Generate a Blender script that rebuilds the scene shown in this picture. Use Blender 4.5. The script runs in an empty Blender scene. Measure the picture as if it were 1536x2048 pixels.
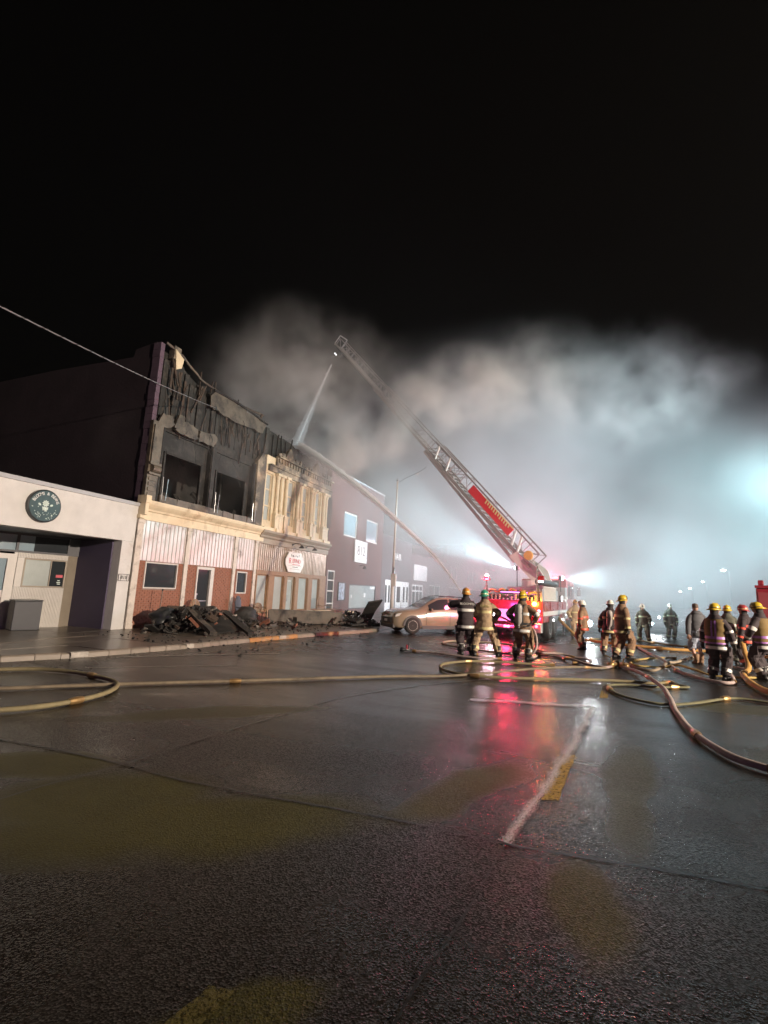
import bpy, bmesh, math, random
from mathutils import Vector, Matrix, Euler, noise as mnoise
random.seed(7)
R = math.radians
sc = bpy.context.scene
COL = sc.collection
# ------------------------------------------------------------------ camera
cd = bpy.data.cameras.new('camera')
cam = bpy.data.objects.new('camera', cd); COL.objects.link(cam)
cr = Vector((0.93169929, 0.36060535, 0.0435915))
cu = Vector((0.01861509, -0.16725613, 0.98573773))
cf = Vector((-0.36275325, 0.91759968, 0.16254511))
M3 = Matrix((cr, cu, -cf)).transposed().to_4x4()
cam.matrix_world = Matrix.Translation((0, 0, 1.75)) @ M3
cd.sensor_fit = 'VERTICAL'; cd.sensor_height = 36.0; cd.sensor_width = 27.0
cd.lens = 960.0 / 2048.0 * 36.0
cd.clip_start = 0.05; cd.clip_end = 600
sc.camera = cam
# ------------------------------------------------------------------ world: night sky
w = bpy.data.worlds.new('World'); sc.world = w; w.use_nodes = True
nt = w.node_tree
bg = nt.nodes['Background']
sky = nt.nodes.new('ShaderNodeTexSky'); sky.sky_type = 'NISHITA'
sky.sun_disc = False; sky.sun_elevation = R(-6.0); sky.sun_rotation = R(200)
nt.links.new(sky.outputs['Color'], bg.inputs['Color'])
bg.inputs['Strength'].default_value = 0.05
# ------------------------------------------------------------------ colour management / render
sc.view_settings.view_transform = 'Standard'
sc.view_settings.look = 'None'
sc.view_settings.exposure = 0.0
sc.view_settings.gamma = 1.0
sc.view_settings.use_curve_mapping = False
sc.render.engine = 'CYCLES'
cy = sc.cycles
cy.use_denoising = True
cy.max_bounces = 6; cy.diffuse_bounces = 2; cy.glossy_bounces = 3; cy.transmission_bounces = 4
cy.volume_bounces = 2; cy.transparent_max_bounces = 12
cy.sample_clamp_indirect = 4.0; cy.sample_clamp_direct = 0.0
cy.volume_step_rate = 1.0; cy.volume_max_steps = 256
cy.use_light_tree = True
# ------------------------------------------------------------------ lamps
def lamp(name, kind, loc, energy, color, radius=0.1, aim=None, spot=60, blend=0.5, parent=None, vs=1.0):
    d = bpy.data.lights.new(name, kind); d.energy = energy; d.color = color
    if kind in ('POINT', 'SPOT'): d.shadow_soft_size = radius
    if kind == 'SPOT': d.spot_size = R(spot); d.spot_blend = blend
    if kind == 'AREA': d.size = radius
    o = bpy.data.objects.new(name, d); COL.objects.link(o); o.location = loc
    if aim is not None:
        v = Vector(aim) - Vector(loc)
        o.rotation_euler = v.to_track_quat('-Z', 'Y').to_euler()
    return o
# working floodlights on the apparatus standing to the right of the frame (warm)
lamp('key_floodlight', 'SPOT', (26, 6.0, 8.5), 72000, (1.0, .84, .68), .3, (-13, 17, 4.5), 66, .6)
# bright cool scene light on a mast, just right of the frame, inside the smoke
lamp('mast_floodlight', 'SPOT', (15.5, 33.0, 8.0), 22000, (.50, .94, 1.0), .4, (-10, 37, 7.0), 110, .9)
# two unseen fill lamps added off to the right to brighten the smoke
lamp('smoke_fill_side', 'SPOT', (38.0, 16.0, 9.0), 190000, (.86, .89, .99), .5, (-2, 43, 6.5), 44, .8)
lamp('smoke_fill_far', 'SPOT', (34.0, 62.0, 9.0), 25000, (.84, .93, 1.0), .5, (-6, 44, 9.0), 70, .8)
# fill lamp added far down the street to backlight the fog at left
lamp('smoke_fill_back', 'SPOT', (3.0, 72.0, 8.5), 85000, (.93, .86, .95), .5, (-13.5, 33, 10.5), 44, 1.0)
# dim violet spill of the warning lights behind the photographer
lamp('violet_warning_light', 'SPOT', (-5, -16, 4.5), 700, (.62, .25, .9), .3, (-10, 14, 3), 80, .8)
# ------------------------------------------------------------------ mesh helpers
OFF = {}
class MB:
    def __init__(s): s.v = []; s.f = []; s.m = []
    def add(s, vs, fs, mi=0):
        b = len(s.v); s.v += [tuple(p) for p in vs]
        for f in fs: s.f.append([b + i for i in f]); s.m.append(mi)
    def box(s, x0, x1, y0, y1, z0, z1, mi=0):
        if x0 > x1: x0, x1 = x1, x0
        if y0 > y1: y0, y1 = y1, y0
        if z0 > z1: z0, z1 = z1, z0
        v = [(x0,y0,z0),(x1,y0,z0),(x1,y1,z0),(x0,y1,z0),(x0,y0,z1),(x1,y0,z1),(x1,y1,z1),(x0,y1,z1)]
        s.add(v, [(0,3,2,1),(4,5,6,7),(0,1,5,4),(1,2,6,5),(2,3,7,6),(3,0,4,7)], mi)
    def obox(s, c, size, rot=(0,0,0), mi=0, taper=1.0):
        Rm = rot if isinstance(rot, Matrix) else Euler(rot).to_matrix()
        hx, hy, hz = size[0]/2, size[1]/2, size[2]/2; c = Vector(c); v = []
        for z, t in ((-hz,1.0),(hz,taper)):
            for x, y in ((-hx,-hy),(hx,-hy),(hx,hy),(-hx,hy)): v.append(c + Rm @ Vector((x*t,y*t,z)))
        s.add(v, [(0,3,2,1),(4,5,6,7),(0,1,5,4),(1,2,6,5),(2,3,7,6),(3,0,4,7)], mi)
    def beam(s, a, b, wx, wz=None, mi=0):
        a = Vector(a); b = Vector(b); d = b - a
        q = d.to_track_quat('Y', 'Z').to_matrix()
        s.obox((a+b)/2, (wx, d.length, wz or wx), q, mi)
    def prism(s, pts, axis, a0, a1, mi=0):
        """closed 2-D outline (counter clockwise in the two other axes) extruded along axis"""
        def P(p, a):
            return (a, p[0], p[1]) if axis == 'x' else ((p[0], a, p[1]) if axis == 'y' else (p[0], p[1], a))
        n = len(pts); v = [P(p, a0) for p in pts] + [P(p, a1) for p in pts]
        f = [tuple(range(n))[::-1], tuple(range(n, 2*n))]
        for i in range(n): j = (i+1) % n; f.append((i, j, n+j, n+i))
        s.add(v, f, mi)
    def tube(s, pts, r, seg=8, mi=0, flat=1.0, cap=True):
        pts = [Vector(p) for p in pts]; n = len(pts)
        rs = r if isinstance(r, (list, tuple)) else [r]*n
        rings = []; up = None
        for i in range(n):
            t = (pts[min(i+1,n-1)] - pts[max(i-1,0)]).normalized()
            if up is None:
                up = Vector((0,0,1)) if abs(t.z) < .9 else Vector((0,1,0))
            side = t.cross(up)
            if side.length < 1e-4: side = t.cross(Vector((1,0,0)))
            side.normalize(); u2 = side.cross(t).normalized()
            if abs(t.z) > .9: up = u2
            rings.append([pts[i] + side*math.cos(2*math.pi*k/seg)*rs[i] - u2*math.sin(2*math.pi*k/seg)*rs[i]*flat for k in range(seg)])
        s.loft(rings, cap, mi)
    def loft(s, rings, cap=True, mi=0, closed=True):
        n = len(rings); k = len(rings[0]); v = [p for r_ in rings for p in r_]; f = []
        for i in range(n-1):
            for j in range(k if closed else k-1):
                a = i*k+j; b = i*k+(j+1)%k; f.append((a, b, b+k, a+k))
        if cap and closed:
            f.append(tuple(range(k))[::-1]); f.append(tuple((n-1)*k+j for j in range(k)))
        s.add(v, f, mi)
    def lathe(s, prof, c, axis='z', seg=16, mi=0, mat=None):
        c = Vector(c); rings = []
        for r_, h in prof:
            ring = []
            for j in range(seg):
                a = 2*math.pi*j/seg; x, y = r_*math.cos(a), r_*math.sin(a)
                p = Vector((x,y,h)) if axis == 'z' else (Vector((h,x,y)) if axis == 'x' else Vector((y,h,x)))
                if mat is not None: p = mat @ p
                ring.append(c + p)
            rings.append(ring)
        s.loft(rings, True, mi)
    def ball(s, c, rx, ry=None, rz=None, seg=12, rows=8, mi=0, mat=None):
        ry = ry or rx; rz = rz or rx; c = Vector(c); rings = []
        for i in range(rows+1):
            th = math.pi*(i/rows); th = min(max(th, .02), math.pi-.02)
            ring = []
            for j in range(seg):
                a = 2*math.pi*j/seg
                p = Vector((rx*math.sin(th)*math.cos(a), ry*math.sin(th)*math.sin(a), -rz*math.cos(th)))
                if mat is not None: p = mat @ p
                ring.append(c+p)
            rings.append(ring)
        s.loft(rings, True, mi)
    def build(s, name, mats, parent=None, smooth=False, bevel=0.0, jitter=0.0):
        me = bpy.data.meshes.new(name)
        off = OFF.get(parent.name, Vector((0,0,0))) if parent else Vector((0,0,0))
        vs = s.v
        if off.length > 0: vs = [(p[0]-off.x, p[1]-off.y, p[2]-off.z) for p in vs]
        me.from_pydata(vs, [], s.f); 
        if not isinstance(mats, (list, tuple)): mats = [mats]
        for m in mats: me.materials.append(m)
        if len(mats) > 1: me.polygons.foreach_set('material_index', s.m)
        if smooth: me.polygons.foreach_set('use_smooth', [True]*len(me.polygons))
        me.update()
        if bevel > 0:
            bm = bmesh.new(); bm.from_mesh(me)
            es = [e for e in bm.edges if len(e.link_faces) == 2 and e.calc_face_angle(0) > .6]
            bmesh.ops.bevel(bm, geom=es, offset=bevel, segments=1, affect='EDGES', profile=.7)
            bm.to_mesh(me); bm.free()
        o = bpy.data.objects.new(name, me); COL.objects.link(o)
        if parent:
            o.parent = parent; OFF[o.name] = off
        return o
def link_mesh(name, me, parent=None, loc=None, rot=None):
    o = bpy.data.objects.new(name, me); COL.objects.link(o)
    if parent: o.parent = parent; OFF[o.name] = OFF.get(parent.name, Vector((0,0,0)))
    if loc: o.location = loc
    if rot: o.rotation_euler = rot
    return o
def tag(o, label=None, cat=None, group=None, kind=None):
    if label: o['label'] = label
    if cat: o['category'] = cat
    if group: o['group'] = group
    if kind: o['kind'] = kind
    return o
def thing(name, label, cat, loc=(0,0,0), rz=0.0, group=None, world=False):
    """Empty at the base of a thing. world=True: its parts are written in world coordinates"""
    o = bpy.data.objects.new(name, None); COL.objects.link(o); o.empty_display_size = .2
    o.location = loc; o.rotation_euler = (0,0,rz)
    tag(o, label, cat, group)
    if world: OFF[o.name] = Vector(loc)
    return o
def kids(o): return list(o.children)
def copy_tree(o, parent=None):
    c = o.copy(); COL.objects.link(c)
    if parent: c.parent = parent
    for ch in kids(o): copy_tree(ch, c)
    return c
def box(name, mats, parent, *b, bevel=0.0, kind=None, label=None):
    m = MB(); m.box(*b); o = m.build(name, mats, parent, bevel=bevel)
    if kind: o['kind'] = kind
    if label: o['label'] = label
    return o
def text_mesh(body, size, mat, name, parent=None, extrude=.006, align='CENTER', M=None, space=1.0, shear=0.0):
    cu_ = bpy.data.curves.new(name, 'FONT'); cu_.body = body; cu_.size = size; cu_.extrude = extrude
    cu_.align_x = align; cu_.align_y = 'CENTER'; cu_.space_character = space; cu_.shear = shear; cu_.resolution_u = 3
    tmp = bpy.data.objects.new('tmp', cu_)
    COL.objects.link(tmp)
    dg = bpy.context.evaluated_depsgraph_get()
    me = bpy.data.meshes.new_from_object(tmp.evaluated_get(dg))
    bpy.data.objects.remove(tmp); bpy.data.curves.remove(cu_)
    me.materials.clear(); me.materials.append(mat)
    o = bpy.data.objects.new(name, me); COL.objects.link(o)
    off = Vector((0,0,0))
    if parent:
        o.parent = parent; off = OFF.get(parent.name, Vector((0,0,0)))
    if M is not None:
        M2 = M.copy(); M2.translation = M2.translation - off; me.transform(M2)
    return o
# facade text matrix: reads along +Y, up +Z, faces +X
def FX(x, y, z, roll=0.0):
    m = Matrix(((0,0,1,0),(1,0,0,0),(0,1,0,0),(0,0,0,1)))
    return Matrix.Translation((x,y,z)) @ m @ Matrix.Rotation(roll, 4, 'Z')
# ------------------------------------------------------------------ materials
def _n(t, typ, **kw):
    n = t.nodes.new(typ)
    for k, v in kw.items():
        if k in n.inputs.keys() if hasattr(n.inputs, 'keys') else False: n.inputs[k].default_value = v
        else: setattr(n, k, v)
    return n
def pm(name, col, rough=.6, var=.25, scale=4.0, bump=.15, bscale=None, metal=0.0, spec=.5, stain=None, stain_scale=.7, stain_amt=.5, trans=0.0, coat=0.0, emit=None, estr=0.0, coords='Object', alpha=1.0):
    m = bpy.data.materials.new(name); m.use_nodes = True
    t = m.node_tree; L = t.links; b = t.nodes['Principled BSDF']
    tc = t.nodes.new('ShaderNodeTexCoord'); co = tc.outputs[coords]
    n1 = t.nodes.new('ShaderNodeTexNoise'); n1.inputs['Scale'].default_value = scale; n1.inputs['Detail'].default_value = 5; n1.inputs['Roughness'].default_value = .65
    L.new(co, n1.inputs['Vector'])
    mr = t.nodes.new('ShaderNodeMapRange'); mr.inputs['From Min'].default_value = .25; mr.inputs['From Max'].default_value = .75
    mr.inputs['To Min'].default_value = 1-var; mr.inputs['To Max'].default_value = 1+var*.6
    L.new(n1.outputs['Fac'], mr.inputs['Value'])
    mx = t.nodes.new('ShaderNodeMix'); mx.data_type = 'RGBA'; mx.blend_type = 'MULTIPLY'; mx.inputs['Factor'].default_value = 1.0
    mx.inputs['A'].default_value = (*col, 1); L.new(mr.outputs['Result'], mx.inputs['B'])
    out = mx.outputs['Result']
    if stain is not None:
        n2 = t.nodes.new('ShaderNodeTexNoise'); n2.inputs['Scale'].default_value = stain_scale; n2.inputs['Detail'].default_value = 7; n2.inputs['Roughness'].default_value = .7
        L.new(co, n2.inputs['Vector'])
        m2 = t.nodes.new('ShaderNodeMapRange'); m2.inputs['From Min'].default_value = .62-stain_amt*.3; m2.inputs['From Max'].default_value = .78-stain_amt*.3
        L.new(n2.outputs['Fac'], m2.inputs['Value'])
        mx2 = t.nodes.new('ShaderNodeMix'); mx2.data_type = 'RGBA'; mx2.inputs['B'].default_value = (*stain, 1)
        L.new(m2.outputs['Result'], mx2.inputs['Factor']); L.new(out, mx2.inputs['A']); out = mx2.outputs['Result']
    L.new(out, b.inputs['Base Color'])
    rr = t.nodes.new('ShaderNodeMapRange'); rr.inputs['To Min'].default_value = max(.02, rough*.8); rr.inputs['To Max'].default_value = min(1, rough*1.2)
    L.new(n1.outputs['Fac'], rr.inputs['Value']); L.new(rr.outputs['Result'], b.inputs['Roughness'])
    b.inputs['Metallic'].default_value = metal; b.inputs['Specular IOR Level'].default_value = spec
    b.inputs['Transmission Weight'].default_value = trans; b.inputs['Coat Weight'].default_value = coat
    if emit is not None:
        b.inputs['Emission Color'].default_value = (*emit, 1); b.inputs['Emission Strength'].default_value = estr
    if bump > 0:
        n3 = t.nodes.new('ShaderNodeTexNoise'); n3.inputs['Scale'].default_value = bscale or scale*6; n3.inputs['Detail'].default_value = 4
        L.new(co, n3.inputs['Vector'])
        bp = t.nodes.new('ShaderNodeBump'); bp.inputs['Strength'].default_value = bump; bp.inputs['Distance'].default_value = .02
        L.new(n3.outputs['Fac'], bp.inputs['Height']); L.new(bp.outputs['Normal'], b.inputs['Normal'])
    return m
def glow(name, col, strength):
    m = bpy.data.materials.new(name); m.use_nodes = True; t = m.node_tree
    b = t.nodes['Principled BSDF']; b.inputs['Base Color'].default_value = (*[min(.8, c) for c in col], 1)
    b.inputs['Emission Color'].default_value = (*col, 1); b.inputs['Emission Strength'].default_value = strength
    return m
MAT = {}
# ------------------------------------------------------------------ palette
MAT['beige'] = pm('beige_stucco', (.64, .62, .60), .8, .12, 2.0, .12, 60, stain=(.36,.32,.28), stain_scale=.5, stain_amt=.2)
MAT['coping'] = pm('metal_coping', (.42, .42, .44), .45, .1, 3, .05)
MAT['purple'] = pm('dark_violet_paint', (.085, .07, .12), .7, .2, 1.2, .1, 40)
MAT['cream'] = pm('cream_painted_metal', (.74, .61, .42), .55, .18, 1.5, .1, 20, stain=(.35,.24,.13), stain_scale=.8, stain_amt=.25)
MAT['cream_soot'] = pm('sooty_cream_metal', (.58, .47, .33), .65, .3, 1.5, .2, 20, stain=(.09,.075,.06), stain_scale=.55, stain_amt=.75)
MAT['white_post'] = pm('chipped_white_paint', (.62, .55, .48), .6, .15, 3, .15, 30, stain=(.25,.2,.16), stain_scale=2.5, stain_amt=.3)
MAT['corr_white'] = pm('white_ribbed_metal', (.58, .52, .48), .32, .1, 2, .05, 30, metal=.25, stain=(.2,.16,.12), stain_scale=.9, stain_amt=.3)
MAT['corr_brown'] = pm('galvanised_brown_metal', (.40, .32, .24), .3, .25, 2, .05, 30, metal=.45)
MAT['brick'] = pm('red_brick', (.29, .115, .07), .8, .35, 9, .3, 60)
MAT['brick_dark'] = pm('dark_red_paint_brick', (.13, .058, .055), .75, .2, 3, .15, 30)
MAT['mortar'] = pm('mortar', (.26, .17, .13), .9, .2, 20, .2)
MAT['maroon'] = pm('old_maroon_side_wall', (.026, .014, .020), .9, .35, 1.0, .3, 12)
MAT['char'] = pm('charred_wood', (.022, .02, .018), .75, .5, 5, .6, 25, stain=(.07,.06,.05), stain_scale=3, stain_amt=.35)
MAT['char2'] = pm('scorched_board', (.055, .05, .045), .7, .5, 3, .4, 20, stain=(.015,.014,.013), stain_scale=1.2, stain_amt=.8)
MAT['scorch'] = pm('scorched_sheet_metal', (.16, .13, .10), .5, .4, 3, .25, 15, metal=.3, stain=(.05,.04,.035), stain_scale=1.3, stain_amt=.5)
MAT['rust_char'] = pm('rusty_charred_board', (.085, .055, .038), .8, .5, 4, .5, 20, stain=(.02,.018,.016), stain_scale=2, stain_amt=.6)
MAT['fallen'] = pm('dirty_fallen_fascia', (.12, .095, .07), .7, .4, 3, .3, 20, stain=(.03,.026,.022), stain_scale=1.5, stain_amt=.6)
MAT['inside'] = pm('sooty_interior', (.018, .017, .017), .9, .4, 2, .2)
MAT['grey_wood'] = pm('taupe_painted_wood', (.33, .28, .22), .6, .15, 3, .1, 25)
MAT['brown_wood'] = pm('brown_stained_wood', (.30, .18, .10), .6, .25, 4, .15, 30)
MAT['frame_white'] = pm('white_window_frame', (.60, .56, .52), .5, .1, 3, .05)
MAT['alu'] = pm('aluminium_frame', (.45, .45, .46), .35, .1, 3, .03, metal=.7)
MAT['dark_metal'] = pm('dark_metal', (.04, .04, .045), .5, .2, 5, .05, metal=.3)
MAT['black'] = pm('black_plastic', (.022, .024, .026), .35, .2, 4, .05)
MAT['glass'] = pm('dark_glass', (.03, .035, .04), .06, .1, 1.5, .01, 2, spec=.6)
MAT['glass_reflect'] = pm('painted_reflection_glass', (.26, .34, .39), .08, .12, 1.2, .01, 2, spec=.6)  # bluish brightness of reflected floodlight is painted into the pane colour
MAT['glass_pale'] = pm('pale_window_glass', (.42, .46, .45), .15, .2, .8, .02, 2, spec=.6)  # pale pane colour, with haze and reflections painted in
MAT['white'] = pm('white_paint', (.74, .74, .73), .45, .06, 4, .03)
MAT['sign_white'] = pm('white_sign_face', (.80, .80, .78), .5, .05, 3, .0)
MAT['sign_red'] = pm('red_sign_lettering', (.55, .04, .07), .5, .1, 3, .0)
MAT['sign_black'] = pm('black_lettering', (.02, .02, .02), .5, .1, 3, .0)
MAT['sign_teal'] = pm('slate_green_sign_face', (.05, .085, .09), .35, .35, 3, .03)
MAT['sign_pale'] = pm('pale_sign_print', (.62, .72, .66), .5, .3, 25, .0)
MAT['concrete'] = pm('wet_concrete', (.17, .14, .11), .3, .3, 1.2, .15, 30, stain=(.08,.065,.05), stain_scale=.6, stain_amt=.5)
MAT['kerb'] = pm('kerb_concrete', (.24, .20, .16), .5, .25, 3, .2, 30)
MAT['kerb_orange'] = pm('worn_orange_kerb_paint', (.42, .20, .06), .5, .3, 3, .2, 30, stain=(.2,.16,.12), stain_scale=2, stain_amt=.4)
MAT['yellow_paint'] = pm('worn_yellow_road_paint', (.42, .24, .03), .5, .35, 12, .2, 60)
MAT['white_line'] = pm('worn_white_road_paint', (.42, .38, .33), .45, .5, 5, .2, 60)
MAT['gap'] = pm('wet_joint_filler', (.012, .012, .011), .35, .3, 6, .2)
# ------------------------------------------------------------------ road
# areas of asphalt from which the water film has drained: centre, half length, half width, angle
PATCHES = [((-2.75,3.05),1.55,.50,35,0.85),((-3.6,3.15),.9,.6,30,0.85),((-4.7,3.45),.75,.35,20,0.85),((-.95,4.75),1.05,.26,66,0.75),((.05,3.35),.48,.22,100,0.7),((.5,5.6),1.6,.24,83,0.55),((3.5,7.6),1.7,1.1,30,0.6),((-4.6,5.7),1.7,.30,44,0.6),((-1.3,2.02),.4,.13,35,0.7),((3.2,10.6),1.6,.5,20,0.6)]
def road_material(name, patches):
    m = bpy.data.materials.new(name); m.use_nodes = True; t = m.node_tree; L = t.links; b = t.nodes['Principled BSDF']
    tc = t.nodes.new('ShaderNodeTexCoord'); co = tc.outputs['Object']
    def noise(sc_, det=4, ro=.6, dis=0.0, vec=None):
        n = t.nodes.new('ShaderNodeTexNoise'); n.inputs['Scale'].default_value = sc_; n.inputs['Detail'].default_value = det
        n.inputs['Roughness'].default_value = ro; n.inputs['Distortion'].default_value = dis; L.new(vec or co, n.inputs['Vector']); return n
    def mr(src, a, b_, c, d, sm=False):
        x = t.nodes.new('ShaderNodeMapRange'); x.inputs['From Min'].default_value = a; x.inputs['From Max'].default_value = b_
        x.inputs['To Min'].default_value = c; x.inputs['To Max'].default_value = d; L.new(src, x.inputs['Value'])
        if sm: x.interpolation_type = 'SMOOTHSTEP'
        return x.outputs['Result']
    def math_(op, a, b_):
        x = t.nodes.new('ShaderNodeMath'); x.operation = op
        for i, s_ in enumerate((a, b_)):
            if hasattr(s_, 'is_output'): L.new(s_, x.inputs[i])
            else: x.inputs[i].default_value = s_
        return x.outputs[0]
    def vmath(op, a, b_):
        x = t.nodes.new('ShaderNodeVectorMath'); x.operation = op
        for i, s_ in enumerate((a, b_)):
            if hasattr(s_, 'is_output'): L.new(s_, x.inputs[i])
            else: x.inputs[i].default_value = s_
        return x.outputs['Value'] if op == 'LENGTH' else x.outputs['Vector']
    def mixc(f, a, b_):
        x = t.nodes.new('ShaderNodeMix'); x.data_type = 'RGBA'
        for nm, s_ in (('Factor', f), ('A', a), ('B', b_)):
            if hasattr(s_, 'is_output'): L.new(s_, x.inputs[nm])
            else: x.inputs[nm].default_value = s_
        return x.outputs['Result']
    edge = noise(1.1, 4, .5)
    wob = vmath('MULTIPLY', vmath('SUBTRACT', edge.outputs['Color'], (.5,.5,.5)), (.5,.5,0))
    cow = vmath('ADD', co, wob); dry = None
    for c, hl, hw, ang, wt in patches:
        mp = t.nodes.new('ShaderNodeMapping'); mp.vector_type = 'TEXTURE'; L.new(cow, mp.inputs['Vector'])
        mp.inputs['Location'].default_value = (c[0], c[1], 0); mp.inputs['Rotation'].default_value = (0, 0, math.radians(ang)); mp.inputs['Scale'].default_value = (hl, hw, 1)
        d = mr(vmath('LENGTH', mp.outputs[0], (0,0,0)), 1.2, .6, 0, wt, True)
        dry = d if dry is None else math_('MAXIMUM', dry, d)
    big = noise(.30, 4, .55, .6); mid = noise(1.6, 5, .6); fine = noise(75, 3, .7)
    streak_map = t.nodes.new('ShaderNodeMapping'); streak_map.inputs['Rotation'].default_value = (0,0,math.radians(-35)); streak_map.inputs['Scale'].default_value = (.22, 1.3, 1); L.new(co, streak_map.inputs['Vector'])
    streak = noise(1.0, 4, .55, .3, streak_map.outputs[0])
    vor = t.nodes.new('ShaderNodeTexVoronoi'); vor.inputs['Scale'].default_value = 95; L.new(co, vor.inputs['Vector'])
    vor2 = t.nodes.new('ShaderNodeTexVoronoi'); vor2.inputs['Scale'].default_value = 95; L.new(co, vor2.inputs['Vector'])
    mixf = math_('MULTIPLY', mr(fine.outputs['Fac'], .3, .7, .2, 1), mr(mid.outputs['Fac'], .3, .7, .5, 1.0))
    sep = t.nodes.new('ShaderNodeSeparateColor'); L.new(vor2.outputs['Color'], sep.inputs[0])
    mixf = math_('MULTIPLY', mixf, mr(sep.outputs[0], 0, 1, .45, 1.25))
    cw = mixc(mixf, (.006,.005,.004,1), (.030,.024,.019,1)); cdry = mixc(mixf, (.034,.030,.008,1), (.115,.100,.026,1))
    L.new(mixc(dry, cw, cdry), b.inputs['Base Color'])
    wet = mr(big.outputs['Fac'], .40, .62, 0, 1, True)
    wet = math_('MULTIPLY', wet, mr(streak.outputs['Fac'], .35, .62, .15, 1))
    wet = math_('MULTIPLY', wet, mr(mid.outputs['Fac'], .25, .6, .5, 1))
    mp2 = t.nodes.new('ShaderNodeMapping'); mp2.vector_type = 'TEXTURE'; L.new(cow, mp2.inputs['Vector'])
    mp2.inputs['Location'].default_value = (-1.8, 9.6, 0); mp2.inputs['Rotation'].default_value = (0,0,math.radians(12)); mp2.inputs['Scale'].default_value = (8.5, 4.6, 1)
    pool = mr(vmath('LENGTH', mp2.outputs[0], (0,0,0)), 1.1, .55, 0, .8, True)
    wet = math_('MAXIMUM', wet, math_('MULTIPLY', pool, mr(streak.outputs['Fac'], .32, .55, .35, 1)))
    rough = mr(wet, 0, 1, .30, .15)
    rmix = t.nodes.new('ShaderNodeMix'); L.new(dry, rmix.inputs['Factor']); L.new(rough, rmix.inputs['A']); rmix.inputs['B'].default_value = .5; L.new(rmix.outputs['Result'], b.inputs['Roughness'])
    L.new(math_('MULTIPLY', mr(dry, 0, 1, 1, .5), mr(wet, 0, 1, .24, .46)), b.inputs['Specular IOR Level'])
    h = math_('ADD', math_('MULTIPLY', vor.outputs['Distance'], 1.0), math_('MULTIPLY', fine.outputs['Fac'], .8))
    bp = t.nodes.new('ShaderNodeBump'); bp.inputs['Distance'].default_value = .006
    L.new(mr(wet, 0, 1, .45, .16), bp.inputs['Strength'])
    L.new(h, bp.inputs['Height'])
    geo = t.nodes.new('ShaderNodeNewGeometry')
    tilt = vmath('MULTIPLY', vmath('SUBTRACT', vor2.outputs['Color'], (.5,.5,.5)), (1,1,0))
    sc_ = t.nodes.new('ShaderNodeVectorMath'); sc_.operation = 'SCALE'; L.new(tilt, sc_.inputs[0])
    L.new(math_('MULTIPLY', mr(wet, 0, 1, .38, .08), mr(dry, 0, 1, 1, .4)), sc_.inputs['Scale'])
    nn = vmath('NORMALIZE', vmath('ADD', geo.outputs['Normal'], sc_.outputs['Vector']), (0,0,0))
    L.new(nn, bp.inputs['Normal']); L.new(bp.outputs['Normal'], b.inputs['Normal'])
    return m
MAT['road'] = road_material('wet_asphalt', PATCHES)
MAT['road_dry'] = pm('dull_ground', (.03,.027,.02), .9, .3, 1, .2)
def smooth_path(pts, n=6, closed=False):
    """Catmull-Rom through 2-D / 3-D points"""
    P = [Vector(p) for p in pts]; N = len(P); out = []
    rng = range(N if closed else N-1)
    for i in rng:
        p1 = P[i]; p2 = P[(i+1) % N]
        p0 = P[(i-1) % N] if closed or i > 0 else p1*2-p2
        p3 = P[(i+2) % N] if closed or i+2 < N else p2*2-p1
        for k in range(n):
            t = k/n
            out.append(.5*((2*p1)+(p2-p0)*t+(2*p0-5*p1+4*p2-p3)*t*t+(3*p1-p0-3*p2+p3)*t*t*t))
    if not closed: out.append(P[-1])
    return out
def strip(name, pts, width, z, mat, n=8, rough=.25, parent=None):
    pp = smooth_path([(p[0], p[1]) for p in pts], n); m = MB(); vs = []
    for i, p in enumerate(pp):
        t = (pp[min(i+1, len(pp)-1)] - pp[max(i-1, 0)]).normalized(); nrm = Vector((-t.y, t.x))
        wd = width[min(int(i/n), len(width)-1)] if isinstance(width, (list, tuple)) else width
        k = p.x*3.1+p.y*2.3
        wa = wd*(.5+rough*mnoise.noise(Vector((k*1.7, .3, 1)))*1.2); wb = wd*(.5+rough*mnoise.noise(Vector((k*1.7, 5.3, 2)))*1.2)
        vs += [(p.x+nrm.x*wa, p.y+nrm.y*wa, z), (p.x-nrm.x*wb, p.y-nrm.y*wb, z)]
    m.add(vs, [(2*i+1, 2*i+3, 2*i+2, 2*i) for i in range(len(pp)-1)])
    o = m.build(name, mat, parent)
    uv = o.data.uv_layers.new(name='UVMap'); ln = 0
    for i, poly in enumerate(o.data.polygons):
        for k, li in enumerate(poly.loop_indices): uv.data[li].uv = ((i+(1 if k in (1,2) else 0))*.05, 0 if k in (0,1) else 1)
    return tag(o, kind='structure')
def sheet(name, outline, z, mat, n=6, wob=.06):
    pp = smooth_path(outline, n, True); m = MB()
    c = sum(pp, Vector((0,0)))/len(pp); vs = [(c.x, c.y, z)]
    for p in pp:
        d = p-c; k = 1+wob*mnoise.noise(Vector((p.x*4, p.y*4, 3.3)))
        vs.append((c.x+d.x*k, c.y+d.y*k, z))
    N = len(pp); m.add(vs, [(0, 1+i, 1+(i+1) % N) for i in range(N)])
    me = m.build(name, mat)
    bm = bmesh.new(); bm.from_mesh(me.data); bmesh.ops.recalc_face_normals(bm, faces=bm.faces)
    if bm.faces[0].normal.z < 0: bmesh.ops.reverse_faces(bm, faces=bm.faces)
    bm.to_mesh(me.data); bm.free()
    return tag(me, kind='structure')
m = MB(); m.add([(-120,-60,-.03),(160,-60,-.03),(160,260,-.03),(-120,260,-.03)], [(0,1,2,3)])
tag(m.build('ground', MAT['road_dry']), kind='structure')
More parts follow.
